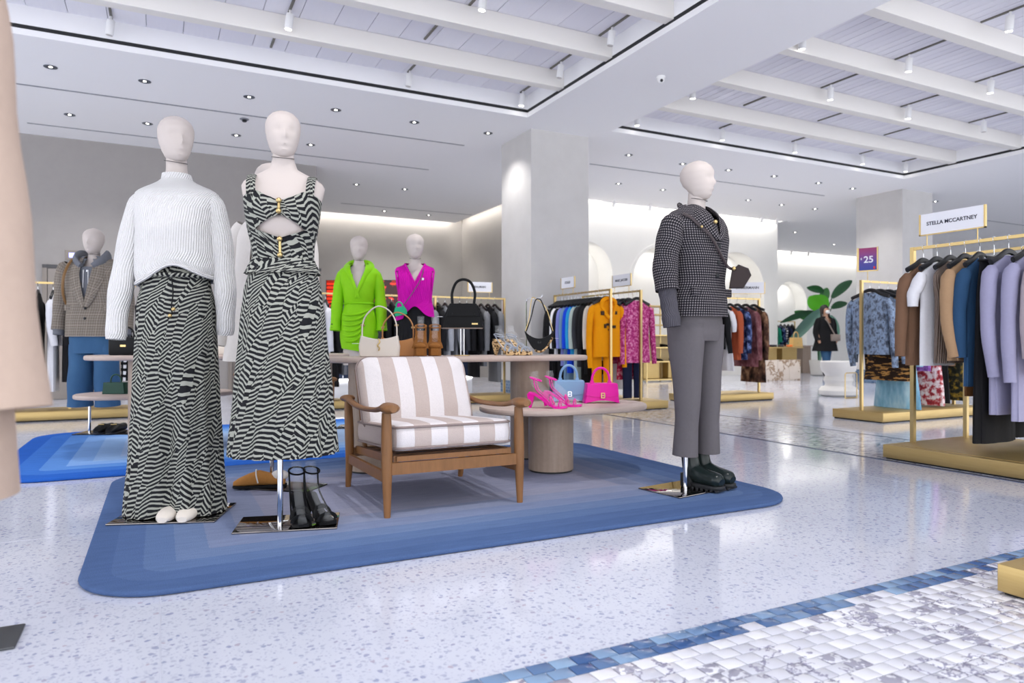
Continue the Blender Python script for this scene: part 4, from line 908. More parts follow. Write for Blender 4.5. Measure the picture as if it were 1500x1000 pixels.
MB().tube([(v[0]*1.03, v[1]*1.03, v[2]) for v in ring_pts(1.19, .138, .106, 0, 0, 40, 2.2)]+[(0, .109, 1.19)], .007, 8, .014, (0, 0, 1)).build('waist_seam', M_lime, dr)
for s in (-1, 1):
    sl = sleeve(dr, [(s*.135, 0, 1.5), (s*.175, 0, 1.42), (s*.205, .0, 1.2), (s*.215, -.02, 1.03)], [(0, .04), (.25, .054), (.8, .056), (1, .05)], M_lime, None, 16)
    sleeve(dr, [(s*.215, -.02, 1.04), (s*.22, -.03, .93)], [(0, .046), (1, .055)], M_lime, None, 14, 'cuff')
    for z in (.99, .96): MB().ball((s*.245, -.065, z), .008, 8, 6).build('cuff_button', M_black, dr)
    MB().tube(cr([(s*.01, .075, 1.585), (s*.075, .04, 1.575), (s*.105, -.03, 1.55), (s*.09, -.095, 1.5), (s*.03, -.138, 1.36), (-s*.015, -.135, 1.24)], 5), .007, 8, lambda q: .03*(1-q)+.012+.018*sin(pi*min(1, q*1.6)), (.4*s, -1, .3)).build('collar', M_lime, dr)
r_ = thing('boot', 'bright green boot on the dark plate under the lime dress', 'boot', (*at(527, 6.6), RUGZ+.008), -TH+.1)
b = MB(); b.tube(cr([(0, .04, .3), (0, .035, .15), (0, .0, .06), (0, -.1, .04), (0, -.15, .03)], 5), lambda q: .05-.022*max(0, q-.6), 14, lambda q: .044); b.build('upper', M_green, r_); MB().slab(0, -.04, 0, .014, .045, .12, .04, .003, 6).build('sole', M_black, r_)
# ---- magenta vest mannequin
t = root('mannequin', 'mannequin in a magenta knit vest and black pleated skirt', 608, 6.65, RUGZ, .12)
body(t, .985); head(t, 1.612, .15, 1.06); plate(t, -.2, .2, -.15, .15, plain('dark_plate', '#2a2727', .15, .8)); pole(t, .0, .02, .9)
VS = [(1.02, (.185, .14, 0)), (1.12, (.178, .13, 0)), (1.22, (.16, .12, 0)), (1.34, (.168, .13, -.01)), (1.43, (.182, .12, -.004)), (1.49, (.192, .1, .003)), (1.525, (.18, .082, .008)), (1.55, (.12, .074, .01)), (1.575, (.085, .068, .008))]
def vhem(x, y, z, q): return z+max(0, 1-q/.3)*(.10*exp(-((x-.0)/.08)**2)*(1 if y < 0 else 0)-.03*(x < -.1))
def vdrop(x, y, z): return (y < 0 and abs(x) < .1 and z > 1.37+2.0*abs(x)) or (abs(x) > .163 and 1.3 < z < 1.49 and abs(y) < .075)
vs = shell(VS, 1.055, 1.575, 44, 72, 2.2, folds(6, .015, 1.3, 1.02), vdrop, vhem).build('vest', M_mag, t)
MB().box(.065, .085, -.135, -.128, 1.40, 1.42).build('emblem', M_white, vs, False)
for s in (-1, 1):
    MB().tube([(s*x, front_y(VS, x, 1.37+2.0*x)-.002, 1.37+2.0*x) for x in (.095*i/12 for i in range(13))], .009, 8).build('neck_trim', M_mag, vs)
    MB().tube([(s*(.168+.012*sin(a)), .082*cos(a), 1.395+.098*sin(a)) for a in (2*pi*i/24 for i in range(25))], .009, 8).build('armhole_trim', M_mag, vs)
shell([(.4, (.215, .18, 0)), (.8, (.18, .145, 0)), (1.0, (.16, .122, 0)), (1.15, (.134, .104, 0)), (1.24, (.13, .1, 0))], .42, 1.24, 24, 130, 2.1, folds(24, .06, 1.12, .4, 0, .5)).build('pleated_skirt', M_blackc, t)
cb = thing('mini_bag', 'tiny emerald green bag on a thin crossbody strap over the magenta vest', 'bag', tuple(t.location), -TH+.12)
MB().tube(cr([(.085, .03, 1.56), (.085, -.05, 1.545), (.06, -.13, 1.42), (-.02, -.145, 1.28), (-.11, -.125, 1.155)], 5), .0035, 6).build('strap', plain('strap_grey', '#5b5560', .4), cb)
q = MB().prism([(-.055, 0), (.055, 0), (.06, .04), (.045, .075), (-.045, .075), (-.06, .04)], -.025, .025, .05).build('bag_body', M_green, cb); q.location = (-.125, -.14, 1.07); q.rotation_euler = (0, -.2, 0)
b = MB(); handle(b, .03, .075, .125, .006); h = b.build('handle', M_green, q)
MB().prism([(-.05, .03), (.05, .03), (.046, .078), (-.046, .078)], -.031, -.024, .03).build('flap', M_green, q)
# ---- foreground coat, close to the camera
t = thing('mannequin', 'out-of-focus mannequin in a beige wool coat near the dark floor plate', 'mannequin', (*at(750-1.09/1.08*F, 1.08), 0), -TH+.15)
body(t, .985); head(t, 1.61, 0, 1.05); plate(t, -.2, .2, -.15, .15); pole(t, 0, .02, .9)
CF_ = [(.5, (.285, .19, 0)), (.8, (.27, .175, 0)), (1.1, (.255, .16, 0)), (1.3, (.25, .15, 0)), (1.42, (.245, .135, 0)), (1.5, (.245, .11, .005)), (1.54, (.2, .09, .01)), (1.6, (.09, .075, .01))]
c = shell(CF_, .6, 1.6, 30, 60, 2.3, folds(5, .02, 1.3, .6), vneck(1.2, 3.5, .12)).build('coat', M_beige, t)
for s in (-1, 1):
    sleeve(c, [(s*.17, 0, 1.52), (s*.195, 0, 1.42), (s*.232, -.01, 1.1), (s*.275, -.03, .74)], [(0, .06), (.25, .075), (.8, .075), (1, .078)], M_beige, None, 20)
    MB().tube(cr([(s*.08, .03, 1.59), (s*.1, -.07, 1.55), (s*.1, -.15, 1.4), (s*.02, -.165, 1.2)], 5), .008, 8, lambda q: .012+.05*sin(pi*q)**.7, (.3*s, -1, .1)).build('lapel', M_beige, c)
MB().ball((.255, -.115, .83), .02, 12, 8, (1, .6, 1)).build('button', plain('pearl', '#f4f2f0', .2), c)
o = tag(MB().slab(-.62, 2.43, .0006, .008, .26, .09, .003, .002, 2).build('floor_plate', plain('plate_grey', '#57595b', .4, .6)), 'dark grey metal plate lying on the white terrazzo', 'plate')
MB().box(-.445, -.44, 2.342, 2.518, .0082, .0088).build('plate_seam', M_black, o, False)
# ------------------------------------------------------------------ garment materials
def m_blotch(name, cols, sc, thr=None, rough=.85, kind='Object', stretch=(1, 1, 1), bump=.4):
    if name in _M: return _M[name]
    n = NT(name, rough, 0, .2); v = n.coord(kind, stretch); k = n.noise(v, sc, 3, .55); m = len(cols)
    n.col(n.ramp(k, [(.32+.36*i/(m-1), c) for i, c in enumerate(cols)], thr or 'LINEAR')); n.bump(n.noise(v, sc*9, 3), bump, .006); _M[name] = n.m; return n.m
G = dict(
 black=M_blackc, charcoal=cloth('charcoal_cloth', '#3a3b40'), grey=cloth('mid_grey_cloth', '#7e8086'), greycheck=m_check('grey_check', '#5d5e62', '#77787c', '#9b9ca0', .016, .016), white=cloth('white_cloth', '#e9e9ee', .85, .05),
 silver=cloth('silver_cloth', '#aeb1b8'), navy=cloth('navy_cloth', '#1f2440'), denim=m_denim('pale_denim', '#4f7396', '#8fb0cb'), royal=cloth('royal_blue', '#1747d6'), cyan=cloth('cyan_cloth', '#2f9fdb'), peri=cloth('periwinkle', '#8289cc'),
 mint=cloth('mint_cloth', '#b9c7bf'), cream=cloth('cream_cloth', '#ddd3c4'), orange=cloth('orange_fleece', '#f09a06', .85, .05), pink=m_blotch('pink_glitter', ['#8e1d5c', '#c23c83', '#e79ac0'], 38, None, .6), crimson=m_blotch('crimson_print', ['#9c1238', '#b51d48', '#e6a9b8'], 26), lilacp=cloth('orchid_cloth', '#d178c8'),
 furbrown=m_blotch('brown_fur', ['#1d1412', '#5b4034', '#b08768'], 11, None, .95, 'Object', (1, 1, .6), .9), furmauve=m_blotch('mauve_fur', ['#4f2c31', '#7e4d52', '#a3757a'], 13, None, .95, 'Object', (1, 1, .5), .9), bluepat=m_blotch('blue_brocade', ['#141a33', '#26345f', '#7d92c9'], 16), rust=cloth('rust_cloth', '#b3593a'), floral=m_blotch('dark_floral', ['#3b3442', '#8d6f63', '#d0b9a8', '#56718f'], 22), 
 snake=m_blotch('snake_print', ['#39414f', '#6a7587', '#8fa3c0', '#4d5563'], 24, None, .6, 'Object', (1, 1, .6)), tiger=m_blotch('tiger_print', ['#2b1c12', '#2b1c12', '#b98849', '#c79a5c'], 22, 'CONSTANT', .6, 'Object', (.5, .5, 2.2)), satin=m_blotch('blue_satin', ['#5d93b4', '#87b8d2', '#b5d6e4'], 9, None, .3, 'Object', (1, 1, .35)), lilac=m_blotch('purple_velvet', ['#6f3f8c', '#a56fbe', '#cf9edc'], 16), redfl=m_blotch('white_red_floral', ['#f0e6e6', '#e9d6d8', '#b23a42', '#7d2a36'], 19),
 brown=cloth('brown_knit', '#7d5f4b', .9, .06), taupe=m_knit('taupe_rib', '#8c7c72', .018, 0, .008), camel=cloth('camel_knit', '#b1906f', .9, .06), bluej=m_denim('dark_denim', '#1c3a5a', '#3d6288'), lavender=cloth('lavender_knit', '#a2a0bd', .9, .05), greige=cloth('greige_knit', '#b5aab0', .9, .05), trbrown=cloth('tobacco_cloth', '#7a5434'), olive=m_blotch('olive_floral', ['#1d1f1c', '#2d2f24', '#9a7d2c'], 20), stripe=m_check('black_white_print', '#17171a', '#17171a', '#e4e4e8', .09, .07, .55), teal=cloth('teal_cloth', '#1f8a6a'))
M_hang = plain('hanger_black', '#17181b', .45)
# ------------------------------------------------------------------ racks, hangers, garments, signs
def rack(label, x0, x1, y0, y1, rails, zr, mids=()):
    t = thing('clothes_rack', label, 'clothes rack', ((x0+x1)/2, (y0+y1)/2, 0)); cx, cy = (x0+x1)/2, (y0+y1)/2
    MB().box(x0-cx+.015, x1-cx-.015, y0-cy+.015, y1-cy-.015, 0, .014).build('shadow_gap', M_black, t, False)
    bs = MB().slab(0, 0, .014, .105, (x1-x0)/2, (y1-y0)/2, .003, .003, 1).build('base_platform', M_goldb, t, True)
    MB().slab(0, 0, .105, .108, (x1-x0)/2-.05, (y1-y0)/2-.05, .003, .001, 1).build('platform_inlay', M_goldb, bs, True)
    for (xa, ya), (xb, yb) in rails:
        MB().bar((xa-cx, ya-cy, zr), (xb-cx, yb-cy, zr), .022, .022).build('rail', M_gold, t, False)
        for q in [0, 1]+list(mids):
            x, y = xa+(xb-xa)*q-cx, ya+(yb-ya)*q-cy
            MB().box(x-.0145, x+.0145, y-.0145, y+.0145, .106, zr+.012).build('post', M_gold, t, False)
    return t
def hanger(t, w=.2, kind='top'):
    b = MB()
    if kind == 'top': b.tube(cr([(-w, 0, -.125), (-w*.5, 0, -.085), (-w*.16, 0, -.05), (w*.16, 0, -.05), (w*.5, 0, -.085), (w, 0, -.125)], 4), .014, 8, .02, (0, 1, 0))
    else: b.bar((-w*.85, 0, -.085), (w*.85, 0, -.085), .014, .028)
    h = b.build('hanger', M_hang, t)
    MB().tube(cr([(.014, 0, .045), (.008, 0, .061), (-.008, 0, .061), (-.015, 0, .045), (-.006, 0, .02), (0, 0, .0), (0, 0, -.06)], 4), .0022, 5).build('hook', M_chrome, h)
    if kind != 'top':
        for s in (-1, 1): MB().box(s*w*.62-.012, s*w*.62+.012, -.012, .012, -.13, -.075).build('clip', M_chrome, h, False)
ri = random.Random(5)
def garment(name, label, cat, kind, mat, X, Y, zr, rz, w=.2, L=.7, sl=.55, flare=1.0, th=.045, group=None, sleeve_mat=None, fold=.12):
    t = thing(name, label, cat, (X, Y, zr-.045), rz+ri.uniform(-.015, .015), group)
    hanger(t, w*.95, 'top' if kind == 'top' else 'clip'); ph = ri.uniform(0, 6)
    def fd(z0, z1):
        def f(a, z):
            q = min(1, max(0, (z0-z)/(z0-z1))); return fold*q*(.6*sin(6*a+ph+z*2)+.4*sin(11*a+ph*2))*(.4+.6*abs(sin(a)))
        return f
    if kind == 'top':
        zb = -.085-L; tab = [(zb, (w*.92*flare, th*(1.1+.5*(flare-1)), 0)), (-.5, (w*.9, th*1.05, 0)), (-.36, (w*.88, th*1.1, 0)), (-.24, (w*.96, th, 0)), (-.17, (w*.98, th*.85, 0)), (-.13, (w*.72, th*.7, 0)), (-.1, (w*.42, th*.62, 0)), (-.082, (w*.33, th*.55, 0))]
        if zb > -.5: tab = [tab[0]]+[r for r in tab[1:] if r[0] > zb+.03]
        shell(tab, zb, -.082, 22, 36, 2.4, fd(-.25, zb)).build('fabric', mat, t)
        MB().tube([(w*.33*cos(a), th*.55*sin(a), -.082) for a in (2*pi*i/20 for i in range(21))], .006, 6).build('neckband', mat, t)
        if sl:
            for s in (-1, 1):
                k = ri.uniform(-.02, .02); sleeve(t, [(s*w*.86, 0, -.16), (s*(w+.015), k*.5, -.26), (s*(w+.035), k, -.16-sl*.55), (s*(w+.028+ri.uniform(-.02, .03)), k*2-.015, -.14-sl)], [(0, .03), (.2, .05), (.75, .042), (1, .034)], sleeve_mat or mat, [(0, .03), (.2, .04), (.75, .034), (1, .028)], 12, 'sleeve', 4)
    elif kind == 'skirt':
        zb = -.1-L; shell([(zb, (w*1.0*flare, th*1.5*flare, 0)), (-.35, (w*.95, th*1.25, 0)), (-.1, (w*.8, th*.7, 0))], zb, -.1, 16, 44, 2.2, fd(-.1, zb)).build('fabric', mat, t)
        MB().tube([(w*.8*cos(a), th*.7*sin(a), -.105) for a in (2*pi*i/20 for i in range(21))], .008, 6, .014, (0, 0, 1)).build('waistband', mat, t)
    else:
        zb = -.1-L; b = shell([(-.32, (w*.78, th*1.2, 0)), (-.2, (w*.78, th*1.1, 0)), (-.1, (w*.7, th*.7, 0))], -.36, -.1, 8, 32, 2.3)
        for s in (-1, 1): b.tube(cr([(s*w*.4, 0, -.3), (s*w*.42, .004, -.3-(L-.2)*.5), (s*w*.43, 0, zb)], 5), lambda q: th*1.1, 14, lambda q: w*.38*(1-.12*q), (0, 1, 0), False)
        b.build('fabric', mat, t)
        MB().tube([(w*.7*cos(a), th*.7*sin(a), -.105) for a in (2*pi*i/20 for i in range(21))], .008, 6, .014, (0, 0, 1)).build('waistband', mat, t)
    return t
def sign(label, words, X, Y, zr, rz, w=.28, h=.1, rise=.07, ts=.03):
    t = thing('rack_sign', label, 'sign', (X, Y, zr+.011), rz)
    for s in (-1, 1): MB().cyl(s*w*.38, 0, 0, rise, .004, 8).build('pin', M_gold, t)
    fr = MB(); fr.box(-w/2, w/2, -.008, .008, rise, rise+.008); fr.box(-w/2, -w/2+.012, -.008, .008, rise, rise+h); fr.box(w/2-.012, w/2, -.008, .008, rise, rise+h); fr.build('frame', M_gold, t, False)
    p = MB().box(-w/2+.012, w/2-.012, -.005, .005, rise+.008, rise+h).build('panel', plain('sign_white', '#eeeff6', .35), t, False)
    text('lettering', words, ts, plain('ink', '#22263a', .5), t, (0, -.006, rise+.004+h/2), (pi/2, 0, 0)); return t
# ---- near rack at the right, two rails running towards the camera
ZR = 1.53
rack('brass rack with knitwear and lavender dresses, nearest of the racks', 4.68, 5.86, 1.3, 3.31, [((4.95, 3.26), (4.95, 1.4)), ((5.6, 3.26), (5.6, 1.4))], ZR)
tq = onY  # alias kept for reading
t = sign('white sign in a brass frame above the nearest rack', 'STELLA MCCARTNEY', 4.95, 2.98, ZR, -pi/2, .46, .155, .075, .037)
S = [('cardigan', 'brown knit cardigan at the far post of the nearest rack', 'top', 'brown', 3.18, .2, .72, .6), ('tee_shirt', 'white short-sleeved tee on the nearest rack beside the brown cardigan', 'top', 'white', 3.08, .2, .72, .25), ('knit_vest', 'taupe ribbed sleeveless knit on the nearest rack', 'top', 'taupe', 2.985, .19, .7, 0),
 ('sweater', 'camel sweater on the nearest rack', 'top', 'camel', 2.885, .2, .68, .6), ('denim_jacket', 'dark blue denim piece beside the lavender dresses', 'top', 'bluej', 2.79, .18, .85, .6), ('sweater_dress', 'long lavender knit dress beside the dark denim', 'top', 'lavender', 2.61, .21, 1.02, .72),
 ('sweater_dress', 'second lavender knit dress, between another lavender dress and greige knit', 'top', 'lavender', 2.48, .21, 1.05, .75), ('sweater', 'greige knit sweater on the nearest rack', 'top', 'greige', 2.36, .21, .75, .6), ('sweater', 'grey sweater on the nearest rack past the greige knit', 'top', 'grey', 2.2, .21, .7, .6)]
for nm, lb, kd, mk, y, w, L, sl in S: garment(nm, lb, nm.replace('_', ' '), kd, G[mk], 4.95, y, ZR, 0, w, L, sl, 1.0, .036)
for nm, lb, kd, mk, x, y, w, L in (('trousers', 'tobacco brown trousers hanging under the brown cardigan', 'trousers', 'trbrown', 5.6, 3.17, .2, .95), ('skirt', 'dark olive floral skirt on the back rail of the nearest rack', 'skirt', 'olive', 5.6, 3.05, .2, 1.05), ('skirt', 'long black skirt with rounded hem on the back rail of the nearest rack', 'skirt', 'black', 5.6, 2.86, .22, 1.22), ('trousers', 'black trousers on the back rail of the nearest rack', 'trousers', 'black', 5.6, 2.7, .2, 1.1), ('skirt', 'charcoal skirt on the back rail of the nearest rack', 'skirt', 'charcoal', 5.6, 2.5, .2, 1.0), ('skirt', 'black skirt behind the lavender dresses', 'skirt', 'black', 4.95, 2.70, .2, 1.2)):
    garment(nm, lb, nm, 'trousers' if nm == 'trousers' else 'skirt', G[mk], x, y, ZR, 0, w, L, 0, 1.1, .03)
# ---- corner of another rack base at the right edge
rack('empty brass rack standing on the marble mosaic', 2.51, 3.71, .8, 1.36, [((2.62, 1.08), (3.6, 1.08))], 1.5)
# ---- price sign rack with snake print blouses
ZR = 1.5; RY = 5.03
rack('brass rack with snake print blouses under the purple price sign', 6.68, 8.5, 4.72, 5.33, [((6.76, RY), (8.4, RY))], ZR)
t = thing('price_sign', 'purple sale sign in a brass frame above the snake print blouses', 'sign', (6.86, RY, ZR+.011), -pi/2+.35)
MB().cyl(0, 0, 0, .10, .004, 8).build('pin', M_gold, t); fr = MB(); fr.box(-.105, .105, -.01, .01, .10, .112); fr.box(-.105, -.085, -.012, .012, .1, .36); fr.box(.095, .105, -.01, .01, .1, .36); fr.build('frame', M_gold, t, False)
def m_pur():
    n = NT('purple_print', .4); z = n.xyz(n.coord('Object'))[2]; n.col(n.ramp(n.math('MULTIPLY_ADD', z, 3.9, -.42), [(0, '#2a3f9c'), (.35, '#4a3f98'), (.7, '#86357f'), (1, '#a02a63')])); return n.m
MB().box(-.085, .095, -.006, .006, .112, .355).build('panel', m_pur(), t, False); text('lettering', '25', .1, plain('ink_white', '#f2f0fa', .5), t, (.012, -.0075, .225), (pi/2, 0, 0)); text('lettering', '$', .035, plain('ink_white', '#f2f0fa', .5), t, (-.062, -.0075, .235), (pi/2, 0, 0))
MB().box(.06, .078, -.0085, -.006, .125, .15).build('price_mark', plain('mark_red', '#e0303c', .5), t, False)
for i, (nm, lb, kd, mk, w, L, sl, fl) in enumerate([('blouse', 'blue-grey snake print blouse at the end of the price sign rack', 'top', 'snake', .24, .66, .74, 1.1), ('blouse', 'second snake print blouse on the price sign rack', 'top', 'snake', .23, .66, .7, 1.1), ('dress', 'tiger print dress on the price sign rack', 'top', 'tiger', .23, .95, .8, 1.3), ('gown', 'pale blue satin gown reaching the brass base', 'top', 'satin', .2, 1.26, 0, 1.5), ('shirt', 'pale blue satin shirt on the price sign rack', 'top', 'satin', .2, .8, .7, 1.1), ('blouse', 'orchid purple velvet blouse on the price sign rack', 'top', 'lilac', .21, .85, .6, 1.0), ('gown', 'white gown with red flowers on the price sign rack', 'top', 'redfl', .2, 1.24, .4, 1.4), ('gown', 'long black gown on the price sign rack', 'top', 'black', .2, 1.22, 0, 1.2), ('shirt', 'brown shirt on the price sign rack', 'top', 'brown', .2, .8, .6, 1.0), ('gown', 'olive floral gown on the price sign rack', 'top', 'olive', .2, 1.2, 0, 1.2)]):
    garment(nm, lb, nm, kd, G[mk], 6.9+.15*i, RY, ZR, pi/2, w, L, sl, fl, .04)
# ---- orange hoodie rack with two rails
ZR = 1.49; YF = 7.14
rack('brass double rack with the orange hoodie and pink blouse in front', 4.72, 5.72, 6.97, 8.58, [((4.96, YF), (4.96, 8.5)), ((5.42, YF), (5.42, 8.5))], ZR)
sign('small white sign above the orange hoodie rail', 'STAUD', 4.96, 8.15, ZR, -pi/2, .36, .155, .07, .045); sign('small white sign above the pink blouse rail', 'MARC JACOBS', 5.42, 7.55, ZR, -pi/2, .42, .16, .07, .042)
t = garment('hoodie', 'orange hooded sweatshirt with dark print at the front of the rail', 'hoodie', 'top', G['orange'], 4.96, YF+.085, ZR, 0, .215, .70, .78, 1.0, .05)
MB().tube(cr([(-.1, -.03, -.16), (-.085, -.045, -.09), (0, -.03, -.06), (.085, -.045, -.09), (.1, -.03, -.16), (.04, -.065, -.27), (0, -.07, -.3), (-.04, -.065, -.27), (-.1, -.03, -.16)], 5), .026, 10).build('hood', G['orange'], t)
for x, z, a, q in ((-.1, -.27, .03, .05), (.09, -.26, .03, .04), (-.06, -.43, .02, .05), (-.02, -.4, .03, .03), (.07, -.43, .03, .035), (.0, -.46, .02, .02)): MB().slab(x, -.061, z, z+q, a*.7, .012, .003, .002, 1).build('print_mark', plain('print_dark', '#3a2410', .8), t)
garment('trousers', 'orange jogging trousers under the orange hoodie', 'trousers', 'trousers', G['orange'], 4.96, YF+.175, ZR, 0, .2, 1.22, 0, 1, .03)
O = ['cream', 'black', 'black', 'charcoal', 'mint', 'cyan', 'royal', 'denim', 'peri', 'black', 'white', 'black', 'black']
KN = dict(cream='cream', black='black', charcoal='charcoal', mint='pale mint', cyan='bright cyan', royal='royal blue', denim='pale denim', peri='periwinkle', white='white')
for i, k in enumerate(O): garment('shirt' if i % 3 else 'long_top', '%s long garment among the clothes behind the orange hoodie' % KN[k] if O.count(k) > 1 else '%s top on the rail behind the orange hoodie' % KN[k], 'clothing', 'top', G[k], 4.96, YF+.25+.083*i, ZR, 0, .18, .75+.35*((i*7) % 5)/4, .55, 1.0, .03, 'clothes behind the orange hoodie')
garment('blouse', 'glittering pink blouse at the front of its rail', 'blouse', 'top', G['pink'], 5.42, YF+.075, ZR, 0, .2, .78, .74, 1.05, .045)
garment('trousers', 'navy trousers between the orange hoodie and the pink blouse', 'trousers', 'trousers', G['navy'], 5.42, YF+.165, ZR, 0, .2, 1.22, 0, 1, .034)
for i, (k, L, lb) in enumerate([('crimson', 1.0, 'crimson printed dress behind the pink blouse'), ('lilacp', .7, 'orchid top behind the pink blouse'), ('pink', .8, 'second glittering pink blouse deeper on the rail'), ('white', 1.15, 'long white dress behind the pink blouse'), ('lilacp', .75, 'second orchid top deeper on the pink rail'), ('crimson', .9, 'second crimson dress deeper on the pink rail'), ('charcoal', .9, 'charcoal top at the far end of the pink rail')]):
    garment('dress' if L > .85 else 'blouse', lb, 'clothing', 'top', G[k], 5.42, YF+.255+.11*i, ZR, 0, .185, L, .5, 1.1, .036)
# ---- fur coat rack
ZR = 1.47; RY = 7.52
rack('brass rack with fur coats behind the tweed mannequin', 6.55, 7.98, 7.36, 7.97, [((6.62, RY), (7.85, RY))], ZR)
sign('white sign above the fur coat rack', 'ZIMMERMANN', 7.62, RY, ZR, -TH-.1, .5, .17, .06, .05)
for nm, lb, mk, x, w, L, sl, fl in (('fur_coat', 'long brown mottled fur coat at the end of the rack', 'furbrown', 7.74, .22, 1.08, .7, 1.15), ('fur_coat', 'mauve fur coat beside the brown one', 'furmauve', 7.58, .22, .85, .7, 1.2), ('jacket', 'blue brocade jacket on the fur coat rack', 'bluepat', 7.42, .2, .75, .6, 1.0), ('blouse', 'rust orange blouse on the fur coat rack', 'rust', 7.28, .2, .75, .6, 1.1), ('dress', 'white dress on the fur coat rack', 'white', 7.14, .19, .9, .3, 1.3), ('jacket', 'black jacket on the fur coat rack', 'black', 7.02, .2, .6, .6, 1.0), ('gown', 'dark floral gown at the pillar end of the fur coat rack', 'floral', 6.72, .2, 1.2, 0, 1.6), ('gown', 'second dark floral gown on the fur coat rack', 'floral', 6.86, .2, 1.2, .4, 1.3)):
    garment(nm, lb, nm.replace('_', ' '), 'top', G[mk], x, RY, ZR, pi/2, w, L, sl, fl, .045)
# ---- monochrome rack behind the console
ZR = 1.46; RY = 8.98
rack('long brass rack of black and grey clothes behind the handbag console', 1.3, 4.5, 8.76, 9.26, [((1.4, RY), (4.4, RY))], ZR, (.65,))
sign('white sign above the black and grey clothes', 'BALMAIN', 4.02, RY, ZR, -TH*.3, .36, .145, .07, .04)
MN = ['denim', 'charcoal', 'stripe', 'white', 'black', 'grey', 'black', 'greycheck', 'black', 'charcoal', 'black', 'black', 'greycheck', 'black', 'white', 'greycheck', 'grey', 'black', 'silver', 'grey', 'charcoal', 'black', 'black', 'greycheck', 'black', 'greycheck']
NM = dict(denim='pale denim', charcoal='charcoal', stripe='black and white print', white='white', black='black', grey='mid grey', greycheck='grey checked', silver='silver grey')
for i, k in enumerate(MN): garment('jacket' if i % 2 else 'long_top', ('%s garment on the monochrome rack' if MN.count(k) > 1 else '%s garment, the only one of its kind on the monochrome rack') % NM[k], 'clothing', 'top', G[k], 1.55+.108*i, RY, ZR, pi/2, .2, .6+.45*((i*5) % 7)/6, .55, 1.0, .034, 'clothes on the monochrome rack')
# ---- rack at the far left, half hidden by the beige coat
ZR = 1.49; RY = 9.1
rack('brass rack behind the plaid blazer mannequin', -2.4, .5, 8.85, 9.4, [((-2.3, RY), (.4, RY))], ZR, (.52,))
for i, k in enumerate(['black', 'charcoal', 'black', 'stripe', 'black', 'white', 'black', 'stripe', 'black', 'charcoal', 'stripe', 'black', 'black']):
    garment('dress' if i % 2 else 'shirt', '%s garment on the rack behind the plaid blazer mannequin' % NM[k], 'clothing', 'top', G[k], -1.75+.14*i, RY, ZR, pi/2, .2, .75+.3*((i*3) % 4)/3, .5, 1.1, .045, 'clothes behind the plaid blazer mannequin')
# ------------------------------------------------------------------ low display counter beyond the monochrome rack
t = thing('display_counter', 'low dark blue display counter on a bright white plinth', 'counter', (2.75, 10.6, 0))
MB().slab(0, 0, .30, .80, 1.75, .3, .01, .004, 2).build('body', m_blotch('navy_panel', ['#232c42', '#34405c', '#5a6680'], 2.5, None, .3), t); MB().slab(0, .02, .0, .30, 1.75, .27, .01, .004, 2).build('plinth', m_plaster('plinth_white', '#e8e9ec', '#f4f5f7'), t)
MB().box(-1.74, 1.74, -.276, -.262, .268, .296).build('light_strip', lightmat('strip_glow', '#ffffff', 5), t, False)
for i in range(5): MB().box(-1.75+.7*i-.006, -1.75+.7*i+.006, -.304, -.298, .31, .79).build('panel_joint', M_chrome, t, False)
# ------------------------------------------------------------------ things on the left console
xk = onY(186, 5.72); t = thing('handbag', 'black boxy leather bag on the far console behind the sweater mannequin', 'handbag', (xk, 5.72, TZ), -TH)
MB().slab(0, 0, 0, .13, .11, .05, .015, .01, 3).build('body', M_lblack, t); b = MB(); handle(b, .05, .13, .2, .006); b.build('handle', M_lblack, t); MB().box(-.02, .02, -.053, -.05, .06, .075).build('clasp', M_gold, t, False)
t = thing('handbag', 'dark green bag on the low table beside the blue jeans', 'handbag', (onY(170, 6.2), 6.2, LOW), -TH)
MB().prism([(-.09, 0), (.09, 0), (.08, .09), (-.08, .09)], -.04, .04, .06).build('body', leather('bag_bottle', '#123f33'), t); b = MB(); handle(b, .04, .09, .15, .006); b.build('handle', leather('bag_bottle', '#123f33'), t)
t = thing('handbag', 'white tote bag on the far console between the zebra outfits', 'handbag', (onY(322, 5.72), 5.72, TZ), -TH)
MB().slab(0, 0, 0, .11, .1, .04, .012, .008, 3).build('body', M_cream, t); b = MB(); handle(b, .04, .11, .19, .005); b.build('handle', M_cream, t)
# ------------------------------------------------------------------ shelves against the arched wall
M_bag_or = leather('orange_leather', '#e2562a'); M_pinkl = leather('blush_leather', '#d9a2a0')
xa, xb = onY(938, 12.0), onY(1012, 12.0); t = thing('display_shelf', 'brass and glass display shelf beside the pink blouse rack', 'shelf', ((xa+xb)/2, 12.0, 0)); w = (xb-xa)/2
for s in (-1, 0, 1):
    for y in (-.2, .2): MB().box(s*w*.98-.012, s*w*.98+.012, y-.012, y+.012, 0, 1.62).build('post', M_gold, t, False)
for z in (.04, .42, .72, .98, 1.2, 1.42, 1.6): MB().box(-w, w, -.22, .22, z-.012, z+.012).build('shelf_board', M_gold if z < 1 else M_goldb, t, False)
MB().box(-w, w, .2, .215, .05, .97).build('back_panel', plain('shelf_cream', '#dcc99a', .5), t, False)
for i in range(3): MB().box(-w+.1+i*.65, -w+.5+i*.65, .0, .19, .06, .4).build('drawer_box', M_goldb, t, False)
SH = (t.location.x, t.location.y)
def small_bag(label, X, Y, Z, mat, s=1, rz=0):
    t = thing('handbag', label, 'handbag', (X, Y, Z), rz); MB().prism([(-.1*s, 0), (.1*s, 0), (.085*s, .13*s), (-.085*s, .13*s)], -.04*s, .04*s, .06).build('body', mat, t)
    b = MB(); handle(b, .045*s, .13*s, .21*s, .007*s); b.build('handle', mat, t); MB().box(-.012*s, .012*s, -.044*s, -.04*s, .05*s, .075*s).build('clasp', M_gold, t, False); return t
